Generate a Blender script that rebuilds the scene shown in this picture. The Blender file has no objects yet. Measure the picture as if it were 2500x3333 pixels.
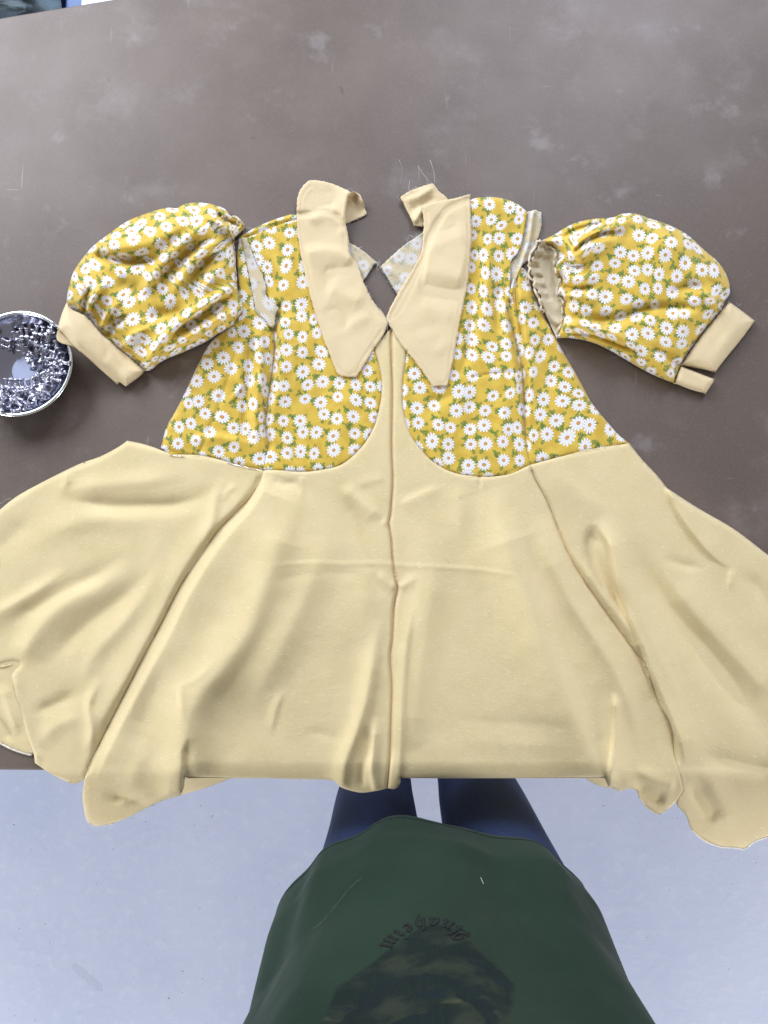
import bpy, math, random
import numpy as np
from mathutils import Vector, Matrix, Euler
from mathutils.geometry import delaunay_2d_cdt
random.seed(7); rng = np.random.RandomState(7)
S = bpy.context.scene

# ------------------------------------------------------------------ camera
TZ = 0.78                      # table top height
CAMZ = TZ + 0.95
TILT = math.radians(8.0)
F = 2500.0                     # focal length in photo pixels
cam_d = bpy.data.cameras.new('camera'); cam = bpy.data.objects.new('camera', cam_d)
S.collection.objects.link(cam); S.camera = cam
cam.location = (0, 0, CAMZ); cam.rotation_euler = (TILT, 0, 0)
cam_d.sensor_fit = 'VERTICAL'; cam_d.sensor_height = 36; cam_d.lens = F/3333*36
cam_d.clip_start = 0.02; cam_d.clip_end = 60

# ------------------------------------------------------------------ world, lamps, exposure
w = bpy.data.worlds.new('World'); S.world = w; w.use_nodes = True
bg = w.node_tree.nodes['Background']
bg.inputs[0].default_value = (0.78, 0.76, 0.77, 1); bg.inputs[1].default_value = 0.33
def area(name, loc, target, sx, sy, power, col):
    l = bpy.data.lights.new(name, 'AREA'); l.shape = 'RECTANGLE'; l.size = sx; l.size_y = sy
    l.energy = power; l.color = col
    o = bpy.data.objects.new(name, l); S.collection.objects.link(o); o.location = loc
    o.rotation_euler = (Vector(target)-Vector(loc)).to_track_quat('-Z', 'Y').to_euler()
    return o
area('window_light', (-1.75, 2.2, 2.35), (0.0, 0.2, 0.8), 1.5, 1.8, 100, (0.84, 0.89, 1.0))
area('window_light', (1.0, 2.9, 2.9), (0.1, 0.3, 0.8), 0.9, 1.6, 74, (0.74, 0.81, 1.0))
area('floor_fill_light', (-2.9, -2.6, 1.0), (-0.2, -0.7, 0.2), 1.6, 0.9, 98, (0.93, 0.95, 1.0))  # pair of fill lamps added low behind the person to brighten the floor
area('floor_fill_light', (2.9, -2.6, 1.0), (0.3, -0.7, 0.2), 1.6, 0.9, 98, (0.93, 0.95, 1.0))
S.view_settings.view_transform = 'Standard'; S.view_settings.look = 'None'
S.view_settings.exposure = 0.22; S.view_settings.gamma = 1.0
S.render.engine = 'CYCLES'
try:
    S.cycles.use_denoising = True
    S.cycles.max_bounces = 6
except Exception: pass

# ------------------------------------------------------------------ geometry helpers
CT, ST = math.cos(TILT), math.sin(TILT)
def W(px, py, h=0.0):
    """world point seen at photo position (px, py) at height h above the table top"""
    px = np.asarray(px, float); py = np.asarray(py, float); h = np.asarray(h, float)
    x = (px-1250.0)/F; y = (1666.5-py)/F
    dx = x; dy = y*CT + ST; dz = y*ST - CT
    t = (0.95 - h)/(-dz)
    return np.stack([dx*t, dy*t, CAMZ + dz*t], -1)
MM = 0.001
def smooth(pts, step=6.0, closed=False):
    """Catmull-Rom through pts; a point with a third value is a sharp corner"""
    P = [(p[0], p[1]) for p in pts]; C = [len(p) > 2 for p in pts]; n = len(P)
    out = []
    rngi = range(n if closed else n-1)
    for i in rngi:
        p1 = np.array(P[i], float); p2 = np.array(P[(i+1) % n], float)
        j0 = i-1 if (i > 0 or closed) else i
        j3 = i+2 if (i+2 < n or closed) else i+1
        p0 = p1 if C[i] else np.array(P[j0 % n], float)
        p3 = p2 if C[(i+1) % n] else np.array(P[j3 % n], float)
        L = np.linalg.norm(p2-p1)
        if L < 1e-6: continue
        d1 = (p2-p0); d2 = (p3-p1)
        m1 = d1/max(np.linalg.norm(d1), 1e-6)*L; m2 = d2/max(np.linalg.norm(d2), 1e-6)*L
        k = max(1, int(round(L/step)))
        for q in range(k):
            t = q/k; t2 = t*t; t3 = t2*t
            out.append((2*t3-3*t2+1)*p1 + (t3-2*t2+t)*m1 + (-2*t3+3*t2)*p2 + (t3-t2)*m2)
    if not closed: out.append(np.array(P[-1], float))
    return np.array(out)
def cat(*cs):
    out = [cs[0]]
    for c in cs[1:]:
        if np.linalg.norm(out[-1][-1]-c[0]) < 2.0: c = c[1:]
        out.append(c)
    a = np.concatenate(out)
    if np.linalg.norm(a[0]-a[-1]) < 2.0: a = a[:-1]
    return a
def inside(P, poly):
    r = np.zeros(len(P), bool); x = P[:, 0]; y = P[:, 1]; n = len(poly)
    for i in range(n):
        x1, y1 = poly[i]; x2, y2 = poly[(i+1) % n]
        if y1 == y2: continue
        c = ((y1 > y) != (y2 > y)) & (x < (x2-x1)*(y-y1)/(y2-y1)+x1)
        r ^= c
    return r
def dist(P, line, closed=False):
    """distance, signed side and 0..1 position along a polyline (signed: + on the right in the photo when drawn downward... left of travel)"""
    A = line[:-1]; B = line[1:]
    if closed: A = line; B = np.roll(line, -1, 0)
    seg = B-A; L = np.linalg.norm(seg, axis=1); cum = np.concatenate([[0], np.cumsum(L)])
    best = np.full(len(P), 1e9); side = np.ones(len(P)); tt = np.zeros(len(P))
    for i in range(len(A)):
        if L[i] < 1e-6: continue
        d = P-A[i]; t = np.clip((d@seg[i])/L[i]**2, 0, 1)
        q = d - t[:, None]*seg[i]; dd = np.hypot(q[:, 0], q[:, 1])
        m = dd < best
        best[m] = dd[m]
        cr = seg[i, 0]*d[:, 1]-seg[i, 1]*d[:, 0]
        side[m] = np.where(cr[m] >= 0, 1, -1)
        tt[m] = (cum[i]+t[m]*L[i])/cum[-1]
    return best, side, tt
def vnoise(P, scale, seed):
    g = np.random.RandomState(seed).rand(128, 128)*2-1
    q = P/scale + 50.3; i = np.floor(q).astype(int); f = q-i; f = f*f*f*(f*(f*6-15)+10)
    a = g[i[:, 0] % 128, i[:, 1] % 128]; b = g[(i[:, 0]+1) % 128, i[:, 1] % 128]
    c = g[i[:, 0] % 128, (i[:, 1]+1) % 128]; d = g[(i[:, 0]+1) % 128, (i[:, 1]+1) % 128]
    return (a*(1-f[:, 0])+b*f[:, 0])*(1-f[:, 1])+(c*(1-f[:, 0])+d*f[:, 0])*f[:, 1]
class Stroke:
    """fold drawn along a line: amp mm; wl is the width on the left and wr on the right of a fold running down the picture"""
    def __init__(s, pts, amp, wl, wr=None, taper=0.2, taper2=None):
        s.line = smooth(pts, 22.0); s.amp = amp*(1.22 if max(wl, wr or wl) >= 26 else 1.25 if pts[0][1] < 1440 else 1.0); s.wl = wl; s.wr = wr or wl
        if pts[-1][1]-pts[0][1] > 0.6*abs(pts[-1][0]-pts[0][0]): s.wl, s.wr = s.wr, s.wl
        s.t1 = taper; s.t2 = taper if taper2 is None else taper2
        mw = 3*max(s.wl, s.wr)
        s.bb = (s.line[:, 0].min()-mw, s.line[:, 0].max()+mw, s.line[:, 1].min()-mw, s.line[:, 1].max()+mw)
    def __call__(s, P, H):
        m = (P[:, 0] > s.bb[0]) & (P[:, 0] < s.bb[1]) & (P[:, 1] > s.bb[2]) & (P[:, 1] < s.bb[3])
        if not m.any(): return
        d, sd, t = dist(P[m], s.line)
        # image y points down: positive cross = right of travel
        wd = np.where(sd > 0, s.wr, s.wl)
        g_ = np.exp(-(d/wd)**2)
        v = g_ if max(s.wl, s.wr) < 9 else 0.6*g_+0.4*np.exp(-1.6*(np.sqrt((d/wd)**2+0.09)-0.3))*np.clip(1.5-d/(2*wd), 0, 1)
        if s.t1 > 0: v = v*np.clip(t/s.t1, 0, 1)**1.3
        if s.t2 > 0: v = v*np.clip((1-t)/s.t2, 0, 1)**1.3
        H[m] += s.amp*v
class Field:
    def __init__(s, base=3.0, outline=None, R=14.0, drop=None, strokes=(), noise=(), edge_line=None, extra=None):
        s.base = base; s.outline = outline; s.R = R; s.drop = base-0.6 if drop is None else drop
        s.strokes = [Stroke(*a) for a in strokes]; s.noise = noise; s.extra = extra
    def __call__(s, P):
        H = np.full(len(P), float(s.base))
        for st in s.strokes: st(P, H)
        for sc, am, sd in s.noise: H += am*vnoise(P, sc, sd)
        if s.extra is not None: H += s.extra(P)
        if s.outline is not None:
            d, _, _ = dist(P, s.outline, True)
            k = np.clip(d/s.R, 0, 1); k = np.sqrt(np.clip(1-(1-k)**2, 0, 1))
            H = H*k + 0.5*(1-k)
        return H
def fringe(poly, amp, seed=1):
    r = np.random.RandomState(seed); n = len(poly); out = poly.copy()
    nx = np.roll(poly, -1, 0)-np.roll(poly, 1, 0); nn = np.stack([nx[:, 1], -nx[:, 0]], -1)
    nn /= np.maximum(np.linalg.norm(nn, axis=1), 1e-6)[:, None]
    return out + nn*(r.rand(n)*2-1)[:, None]*amp
def link(name, me, mat=None, parent=None):
    o = bpy.data.objects.new(name, me); S.collection.objects.link(o)
    if mat is not None and len(me.materials) == 0: me.materials.append(mat)
    if parent is not None: o.parent = parent; o.matrix_parent_inverse = Matrix.Translation(-parent.location) if parent.rotation_euler.x == 0 and parent.rotation_euler.z == 0 else parent.matrix_basis.inverted()
    return o
def thing(name, label, cat, loc=(0, 0, 0), group=None):
    o = bpy.data.objects.new(name, None); S.collection.objects.link(o); o.location = loc
    o.empty_display_size = 0.02
    return tag(o, label, cat, group)
def tag(o, label=None, cat=None, group=None, kind=None):
    if label: o['label'] = label
    if cat: o['category'] = cat
    if group: o['group'] = group
    if kind: o['kind'] = kind
    return o
def mesh_from(name, V, Fs, uv=None, smooth_on=True):
    me = bpy.data.meshes.new(name); me.from_pydata([tuple(v) for v in V], [], Fs); me.update()
    if smooth_on: me.polygons.foreach_set('use_smooth', [True]*len(me.polygons))
    if uv is not None:
        l = me.uv_layers.new(name='UVMap'); idx = np.empty(len(me.loops), np.int32); me.loops.foreach_get('vertex_index', idx)
        l.data.foreach_set('uv', np.asarray(uv, np.float32)[idx].ravel())
    return me
def panel(name, poly, fld, mat, parent, step=6.0, uvrot=0.0, uvoff=(0, 0), uvwarp=0.25, shift=0.0, label=None, thick=None):
    mn = poly.min(0); mx = poly.max(0)
    xs = np.arange(mn[0], mx[0], step); ys = np.arange(mn[1], mx[1], step*0.866)
    gx, gy = np.meshgrid(xs, ys); gx = gx + (np.arange(len(ys)) % 2)[:, None]*step/2
    G = np.stack([gx.ravel(), gy.ravel()], -1)
    G = G[inside(G, poly)]
    # keep clear of the boundary
    key = {}
    near = np.zeros(len(G), bool)
    d = np.full(len(G), 1e9)
    cell = {}
    for i, p in enumerate(poly): cell.setdefault((int(p[0]//40), int(p[1]//40)), []).append(i)
    gi = (G//40).astype(int)
    order = np.lexsort((gi[:, 1], gi[:, 0])) if len(G) else []
    if len(G):
        uniq, inv = np.unique(gi, axis=0, return_inverse=True); inv = inv.ravel()
        srt = np.argsort(inv, kind='stable'); bounds = np.searchsorted(inv[srt], np.arange(len(uniq)+1))
        for k, (a, b) in enumerate(uniq):
            ids = []
            for da in (-1, 0, 1):
                for db in (-1, 0, 1): ids += cell.get((a+da, b+db), [])
            if not ids: continue
            sel = srt[bounds[k]:bounds[k+1]]
            dd = np.linalg.norm(G[sel][:, None]-poly[ids][None], axis=2).min(1)
            near[sel] = dd < step*0.62
    G = G[~near]
    allp = np.concatenate([poly, G]); n = len(poly)
    v, e, f, *_ = delaunay_2d_cdt([Vector(p) for p in allp], [], [list(range(n))], 1, 1e-4)
    P = np.array([(a[0], a[1]) for a in v])
    H = fld(P)+shift
    V = W(P[:, 0], P[:, 1], H*MM)
    # cloth print coordinates follow the cloth surface
    if mat in (M_daisy, M_daisy_back):
        g = 6.0; gx0 = np.arange(mn[0]-12, mx[0]+18, g); gy0 = np.arange(mn[1]-12, mx[1]+18, g)
        GX, GY = np.meshgrid(gx0, gy0); GP = np.stack([GX.ravel(), GY.ravel()], -1)
        HH = (fld(GP)/0.38).reshape(GX.shape)
        HH = (HH+np.roll(HH, 1, 0)+np.roll(HH, -1, 0)+np.roll(HH, 1, 1)+np.roll(HH, -1, 1))/5
        hx = np.gradient(HH, g, axis=1); hy = np.gradient(HH, g, axis=0)
        sx = np.minimum(np.sqrt(1+hx*hx), 1.9); sy = np.minimum(np.sqrt(1+hy*hy), 1.9)
        AU = np.cumsum(sx, 1)*g; AV = np.cumsum(sy, 0)*g
        AU -= AU[:, AU.shape[1]//2][:, None]; AV -= AV[AV.shape[0]//2][None]
        fx = np.clip((P[:, 0]-gx0[0])/g, 0, len(gx0)-1.01); fy = np.clip((P[:, 1]-gy0[0])/g, 0, len(gy0)-1.01)
        ix = fx.astype(int); iy = fy.astype(int); fx -= ix; fy -= iy
        bl_ = lambda A: (A[iy, ix]*(1-fx)+A[iy, ix+1]*fx)*(1-fy)+(A[iy+1, ix]*(1-fx)+A[iy+1, ix+1]*fx)*fy
        Q = np.stack([bl_(AU), bl_(AV)], -1)
    else: Q = P
    c, s_ = math.cos(uvrot), math.sin(uvrot)
    q = Q/55.5; q = q + np.stack([vnoise(P, 140, 5), vnoise(P, 140, 6)], -1)*uvwarp
    uv = np.stack([q[:, 0]*c-q[:, 1]*s_+uvoff[0], q[:, 0]*s_+q[:, 1]*c+uvoff[1]], -1)
    fs = [tuple(reversed(t)) for t in f]
    me = mesh_from(name, V, fs, uv)
    # orient normals up
    if len(me.polygons) and sum(p.normal.z for p in me.polygons) < 0: me.flip_normals()
    o = link(name, me, mat, parent)
    if label: o['label'] = label
    m = o.modifiers.new('thickness', 'SOLIDIFY'); m.thickness = (thick or 0.5)*MM; m.offset = -1; m.use_even_offset = False
    return o
def tube(name, pts, r, mat, parent=None, sides=5, join=None):
    V = []; Fc = []; pts = [Vector(p) for p in pts]
    for i, p in enumerate(pts):
        d = (pts[min(i+1, len(pts)-1)]-pts[max(i-1, 0)]).normalized()
        u = d.orthogonal().normalized(); v = d.cross(u)
        for k in range(sides):
            a = 2*math.pi*k/sides; V.append(tuple(p+(u*math.cos(a)+v*math.sin(a))*r))
    for i in range(len(pts)-1):
        for k in range(sides):
            a = i*sides+k; b = i*sides+(k+1) % sides
            Fc.append((a, b, b+sides, a+sides))
    Fc.append(tuple(range(sides))[::-1]); Fc.append(tuple(range(len(V)-sides, len(V))))
    if join is not None:
        o = len(join[0]); join[0].extend(V); join[1].extend([tuple(x+o for x in f) for f in Fc]); return
    return link(name, mesh_from(name, V, Fc), mat, parent)
def lathe(name, prof, mat, parent, center, seg=64):
    V = []; Fc = []
    for r, z in prof:
        for k in range(seg):
            a = 2*math.pi*k/seg; V.append((center[0]+r*math.cos(a), center[1]+r*math.sin(a), center[2]+z))
    for i in range(len(prof)-1):
        for k in range(seg):
            a = i*seg+k; b = i*seg+(k+1) % seg; Fc.append((a, b, b+seg, a+seg))
    return link(name, mesh_from(name, V, Fc), mat, parent)

# ------------------------------------------------------------------ materials
def newmat(name):
    m = bpy.data.materials.new(name); m.use_nodes = True
    return m, m.node_tree, m.node_tree.nodes['Principled BSDF']
class X:
    """tiny expression layer over Math nodes"""
    nt = None
    def __init__(s, v): s.v = v
    @staticmethod
    def op(o, *a):
        n = X.nt.nodes.new('ShaderNodeMath'); n.operation = o
        for i, b in enumerate(a):
            b = b.v if isinstance(b, X) else b
            if isinstance(b, (int, float)): n.inputs[i].default_value = b
            else: X.nt.links.new(b, n.inputs[i])
        return X(n.outputs[0])
    def __add__(s, o): return X.op('ADD', s, o)
    __radd__ = __add__
    def __sub__(s, o): return X.op('SUBTRACT', s, o)
    def __rsub__(s, o): return X.op('SUBTRACT', o, s)
    def __mul__(s, o): return X.op('MULTIPLY', s, o)
    __rmul__ = __mul__
    def __truediv__(s, o): return X.op('DIVIDE', s, o)
    def __pow__(s, o): return X.op('POWER', s, o)
def xabs(a): return X.op('ABSOLUTE', a)
def xmax(a, b): return X.op('MAXIMUM', a, b)
def xmin(a, b): return X.op('MINIMUM', a, b)
def sstep(a, lo, hi):
    n = X.nt.nodes.new('ShaderNodeMapRange'); n.interpolation_type = 'SMOOTHSTEP'
    n.inputs[1].default_value = lo; n.inputs[2].default_value = hi
    X.nt.links.new(a.v, n.inputs[0]); return X(n.outputs[0])
def sep(sock):
    n = X.nt.nodes.new('ShaderNodeSeparateXYZ'); X.nt.links.new(sock, n.inputs[0]); return X(n.outputs[0]), X(n.outputs[1]), X(n.outputs[2])
def node(t, **kw):
    n = X.nt.nodes.new(t)
    for k, v in kw.items(): setattr(n, k, v)
    return n
def lk(a, b): X.nt.links.new(a.v if isinstance(a, X) else a, b)
def mixc(fac, c1, c2, mode='MIX'):
    n = node('ShaderNodeMix', data_type='RGBA', blend_type=mode)
    if isinstance(fac, (int, float)): n.inputs[0].default_value = fac
    else: lk(fac, n.inputs[0])
    for i, c in ((6, c1), (7, c2)):
        if isinstance(c, tuple): n.inputs[i].default_value = c+(1,) if len(c) == 3 else c
        else: lk(c, n.inputs[i])
    return n.outputs[2]
def noise(vec, scale, detail=3, rough=0.5, dim='3D'):
    n = node('ShaderNodeTexNoise', noise_dimensions=dim)
    n.inputs['Scale'].default_value = scale; n.inputs['Detail'].default_value = detail; n.inputs['Roughness'].default_value = rough
    if vec is not None: lk(vec, n.inputs['Vector'])
    return X(n.outputs['Fac'])
def mapping(vec, scale=(1, 1, 1), loc=(0, 0, 0), rot=(0, 0, 0)):
    n = node('ShaderNodeMapping'); n.inputs['Scale'].default_value = scale; n.inputs['Location'].default_value = loc; n.inputs['Rotation'].default_value = rot
    lk(vec, n.inputs[0]); return n.outputs[0]
def bump(bs, h, strength, distance):
    n = node('ShaderNodeBump'); n.inputs['Strength'].default_value = strength; n.inputs['Distance'].default_value = distance
    lk(h, n.inputs['Height']); lk(n.outputs[0], bs.inputs['Normal'])

def daisy_layer(uv, off, rnd, R0, flowers=True):
    vec = mapping(uv, loc=(off[0], off[1], 0))
    vo = node('ShaderNodeTexVoronoi', voronoi_dimensions='2D', feature='F1'); vo.inputs['Scale'].default_value = 1.0; vo.inputs['Randomness'].default_value = rnd
    lk(vec, vo.inputs['Vector'])
    x, y, _ = sep(vec); cx, cy, _ = sep(vo.outputs['Position'])
    lx = x-cx; ly = y-cy
    r = X.op('SQRT', lx*lx+ly*ly)
    cr, cg, cb = sep(vo.outputs['Color'])
    ang = X.op('ARCTAN2', ly, lx)
    return lx, ly, r, ang, cr, cg, cb
def sprig(lx, ly, phi, u0, u1, wmax):
    c = X.op('COSINE', phi); s = X.op('SINE', phi)
    u = lx*c+ly*s; v = ly*c-lx*s
    av = xabs(v)
    t = (u-u0)/(u1-u0)
    env = X.op('SQRT', xmax(t*(1.0-t)*4.0, 0.0))*wmax
    lob = X.op('FRACT', (u-av*0.9)*(3.2/(u1-u0)))
    leaf = sstep(env-av, 0.0, 0.015)*sstep(lob, 0.30, 0.45)
    stem = sstep(0.014-av, 0.0, 0.012)*sstep(t, -0.02, 0.02)*sstep(1.0-t, 0.0, 0.05)
    return xmax(leaf, stem)
def daisy_mat(name, faded=0.0):
    m, nt, bs = newmat(name); X.nt = nt
    tc = node('ShaderNodeTexCoord'); uv = tc.outputs['UV']
    lx, ly, r, ang, cr, cg, cb = daisy_layer(uv, (0, 0), 0.44, 0.37)
    ns = noise(uv, 9.0, 2)
    R0 = cb*0.08+0.35
    a2 = ang + cr*6.2831
    pet = X.op('POWER', xabs(X.op('COSINE', a2*6.5)), 0.8)
    R = R0*(pet*0.42+0.58+(ns-0.5)*0.36)
    white = sstep(R-r, -0.008, 0.016)
    cen = sstep(0.096+(cg*0.012)-r, -0.006, 0.012)
    core = sstep(0.055-r, -0.01, 0.03)
    # leaves: three sprigs round each flower and a few between
    L = sprig(lx, ly, cr*6.28+0.4, 0.30, 0.64, 0.12)
    L = xmax(L, sprig(lx, ly, cr*6.28+2.2+cg*0.7, 0.30, 0.62, 0.11))
    L = xmax(L, sprig(lx, ly, cr*6.28+4.3+cb*0.8, 0.30, 0.56, 0.085)*sstep(cg, 0.35, 0.4))
    mx_, my_, mr_, ma_, dr, dg, db = daisy_layer(uv, (0.5, 0.47), 0.7, 0.3)
    L = xmax(L, sprig(mx_, my_, dr*6.28, -0.10, 0.26, 0.12))
    L = xmax(L, sprig(mx_, my_, dr*6.28+2.4+dg, -0.04, 0.26, 0.09))
    L = xmax(L, sprig(mx_, my_, dr*6.28+4.4+db, 0.0, 0.28, 0.10))
    gn = noise(uv, 1.3, 3)
    ground = mixc(sstep(gn, 0.35, 0.7), (0.68, 0.475, 0.065), (0.57, 0.375, 0.040))
    ln = noise(uv, 22.0, 2)
    leafc = mixc(sstep(ln, 0.4, 0.6), (0.05, 0.13, 0.02), (0.13, 0.25, 0.045))
    c = mixc(L, ground, leafc)
    gap = (1.0-pet)*sstep(r, 0.10, 0.20)*0.75
    petc = mixc(gap, (0.80, 0.80, 0.84), (0.66, 0.60, 0.45))
    petc = mixc(sstep(0.16-r, 0, 0.06)*0.5, petc, (0.66, 0.62, 0.58))
    c = mixc(white, c, petc)
    c = mixc(cen, c, (0.50, 0.24, 0.035))
    c = mixc(core, c, (0.66, 0.36, 0.06))
    if faded > 0: c = mixc(faded, c, (0.56, 0.53, 0.47))
    wv = noise(mapping(uv, scale=(30, 90, 1)), 1.0, 2)
    c = mixc((wv-0.5)*0.35, c, (0.9, 0.88, 0.8), 'MIX')
    lk(c, bs.inputs['Base Color']); bs.inputs['Roughness'].default_value = 0.85
    bs.inputs['Sheen Weight'].default_value = 0.25; bs.inputs['Sheen Roughness'].default_value = 0.5
    bs.inputs['Specular IOR Level'].default_value = 0.2
    bump(bs, wv+noise(uv, 14.0, 3)*0.6, 0.35, 0.0004)
    return m
def cloth_mat(name, col, slub=0.5, warm=None):
    m, nt, bs = newmat(name); X.nt = nt
    tc = node('ShaderNodeTexCoord'); uv = tc.outputs['UV']
    big = noise(uv, 0.5, 3)
    c = mixc(sstep(big, 0.3, 0.7), col, tuple(x*f for x, f in zip(col, (0.95, 0.95, 0.90))))
    s1 = noise(mapping(uv, scale=(2.6, 17, 1)), 1.0, 2, 0.6)
    s2 = noise(mapping(uv, scale=(17, 2.6, 1), loc=(3, 7, 0)), 1.0, 2, 0.6)
    sl = xmax(sstep(s1, 0.64, 0.69), sstep(s2, 0.67, 0.72)*0.7)
    c = mixc(sl*slub, c, (1.0, 0.93, 0.68))
    wv = noise(mapping(uv, scale=(40, 130, 1)), 1.0, 2); wv2 = noise(mapping(uv, scale=(130, 40, 1)), 1.0, 2)
    wsum = wv+wv2
    c = mixc((wsum-1.0)*0.55, c, (1.0, 0.92, 0.7))
    gr = noise(uv, 17.0, 3, 0.7)
    c = mixc(sstep(gr, 0.35, 0.7)*0.30, c, tuple(x*f for x, f in zip(col, (0.88, 0.87, 0.80))))
    lk(c, bs.inputs['Base Color']); bs.inputs['Roughness'].default_value = 0.8
    bs.inputs['Sheen Weight'].default_value = 0.3; bs.inputs['Sheen Roughness'].default_value = 0.45
    bs.inputs['Specular IOR Level'].default_value = 0.25
    bump(bs, wsum+sl*0.5+noise(uv, 5.0, 4, 0.65)*2.2, 0.5, 0.0006)
    # thin cloth lets some warm light through
    tr = node('ShaderNodeBsdfTranslucent'); tr.inputs[0].default_value = (0.9, 0.52, 0.16, 1)
    mx = node('ShaderNodeMixShader'); mx.inputs[0].default_value = 0.12
    out = nt.nodes['Material Output']
    lk(bs.outputs[0], mx.inputs[1]); lk(tr.outputs[0], mx.inputs[2]); lk(mx.outputs[0], out.inputs[0])
    return m
def flat_mat(name, col, rough=0.7, metal=0.0, nscale=0, namp=0.15, bumpv=0.0, coat=0.0):
    m, nt, bs = newmat(name); X.nt = nt
    bs.inputs['Roughness'].default_value = rough; bs.inputs['Metallic'].default_value = metal
    bs.inputs['Base Color'].default_value = col+(1,)
    if nscale:
        tc = node('ShaderNodeTexCoord'); n = noise(tc.outputs['Object'], nscale, 4)
        c = mixc(sstep(n, 0.3, 0.7), tuple(x*(1-namp) for x in col), tuple(min(1, x*(1+namp)) for x in col))
        lk(c, bs.inputs['Base Color'])
        if bumpv: bump(bs, n, 0.5, bumpv)
    return m
M_daisy = daisy_mat('daisy_print_cotton')
M_daisy_back = daisy_mat('daisy_print_wrong_side', 0.62)
M_yellow = cloth_mat('pale_yellow_cotton', (0.865, 0.715, 0.40), 1.0)
M_peach = cloth_mat('pale_peach_cotton', (0.86, 0.70, 0.425), 0.3)
M_cream = cloth_mat('cream_raw_edge', (0.80, 0.70, 0.50), 0.1)
M_serge = flat_mat('white_overlock_thread', (0.85, 0.78, 0.70), 0.9, 0, 900, 0.2)
M_fibre = flat_mat('pale_fibre', (0.85, 0.82, 0.78), 0.7)
M_steel = flat_mat('polished_steel', (0.42, 0.42, 0.50), 0.16, 1.0)
M_rim = flat_mat('rim_steel', (0.80, 0.86, 0.86), 0.22, 1.0)
M_disc = flat_mat('bowl_floor_steel', (0.30, 0.33, 0.44), 0.45, 0.7)
M_pinb = flat_mat('pushpin_aluminium', (0.50, 0.50, 0.57), 0.30, 1.0)
M_needle = flat_mat('needle_steel', (0.85, 0.85, 0.88), 0.2, 1.0)

def table_mat():
    m, nt, bs = newmat('brown_cutting_mat'); X.nt = nt
    tc = node('ShaderNodeTexCoord'); o = tc.outputs['Object']
    n1 = noise(o, 3.0, 5, 0.6); n2 = noise(o, 13.0, 4, 0.55); n3 = noise(o, 420.0, 2)
    c = mixc(sstep(n1, 0.35, 0.68), (0.118, 0.087, 0.068), (0.165, 0.126, 0.101))
    wp = noise(mapping(o, loc=(4, 2, 0)), 11, 6, 0.62)
    c = mixc(sstep(wp, 0.52, 0.76)*0.24, c, (0.36, 0.32, 0.30))
    wq = noise(mapping(o, loc=(9, 1, 3)), 17, 4, 0.6)
    c = mixc(sstep(wq, 0.60, 0.76)*0.24, c, (0.40, 0.37, 0.36))
    sc = noise(mapping(o, scale=(160, 9, 1), rot=(0, 0, 0.35)), 1.0, 2)
    c = mixc(sstep(sc, 0.72, 0.78)*0.30, c, (0.42, 0.38, 0.36))
    sc2 = noise(mapping(o, scale=(14, 210, 1), rot=(0, 0, -0.5), loc=(3, 1, 0)), 1.0, 2)
    c = mixc(sstep(sc2, 0.74, 0.79)*0.28, c, (0.40, 0.36, 0.34))
    dk = noise(mapping(o, loc=(8, 8, 0)), 60, 2); c = mixc(sstep(dk, 0.76, 0.80)*0.5, c, (0.07, 0.06, 0.05))
    c = mixc((n3-0.5)*0.5, c, (0.3, 0.26, 0.24))
    lk(c, bs.inputs['Base Color'])
    rr = X(0.40)+ (n2-0.5)*0.22 + sstep(wp, 0.56, 0.74)*0.05 if False else None
    rn = n2*0.18+0.42
    lk(rn, bs.inputs['Roughness']); bs.inputs['Specular IOR Level'].default_value = 0.45
    bump(bs, n3*0.25+n2*0.6+n1, 0.35, 0.0012)
    return m
def floor_mat():
    m, nt, bs = newmat('painted_concrete'); X.nt = nt
    tc = node('ShaderNodeTexCoord'); o = tc.outputs['Object']
    n1 = noise(o, 1.6, 5, 0.6); n2 = noise(o, 45, 4, 0.6); n3 = noise(mapping(o, loc=(5, 5, 0)), 75, 3, 0.6)
    c = mixc(sstep(n1, 0.3, 0.7), (0.565, 0.63, 0.82), (0.67, 0.725, 0.89))
    pit = sstep(n3, 0.685, 0.74)
    c = mixc(pit*0.6, c, (0.32, 0.35, 0.46))
    c = mixc(sstep(n2, 0.5, 0.75)*0.3, c, (0.82, 0.84, 0.93))
    c = mixc(sstep(noise(mapping(o, scale=(1, 1, 1), loc=(2, 3, 0)), 6, 4, 0.6), 0.58, 0.75)*0.25, c, (0.60, 0.62, 0.80))
    # one grey scuff worn into the paint
    a = W(246, 3148, -TZ); b = W(322, 3212, -TZ); dx, dy = float(b[0]-a[0]), float(b[1]-a[1]); L2 = dx*dx+dy*dy
    ox, oy, _ = sep(o); qx = ox-float(a[0]); qy = oy-float(a[1])
    t = xmin(xmax((qx*dx+qy*dy)/L2, 0.0), 1.0); ex = qx-t*dx; ey = qy-t*dy
    dd = X.op('SQRT', ex*ex+ey*ey)+(n2-0.5)*0.008
    c = mixc(sstep(0.0085-dd, -0.001, 0.002)*0.30, c, (0.45, 0.45, 0.55))
    lk(c, bs.inputs['Base Color']); bs.inputs['Roughness'].default_value = 0.55
    bump(bs, n2*0.5-pit*1.4+n1*0.5, 0.42, 0.0024)
    return m

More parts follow.
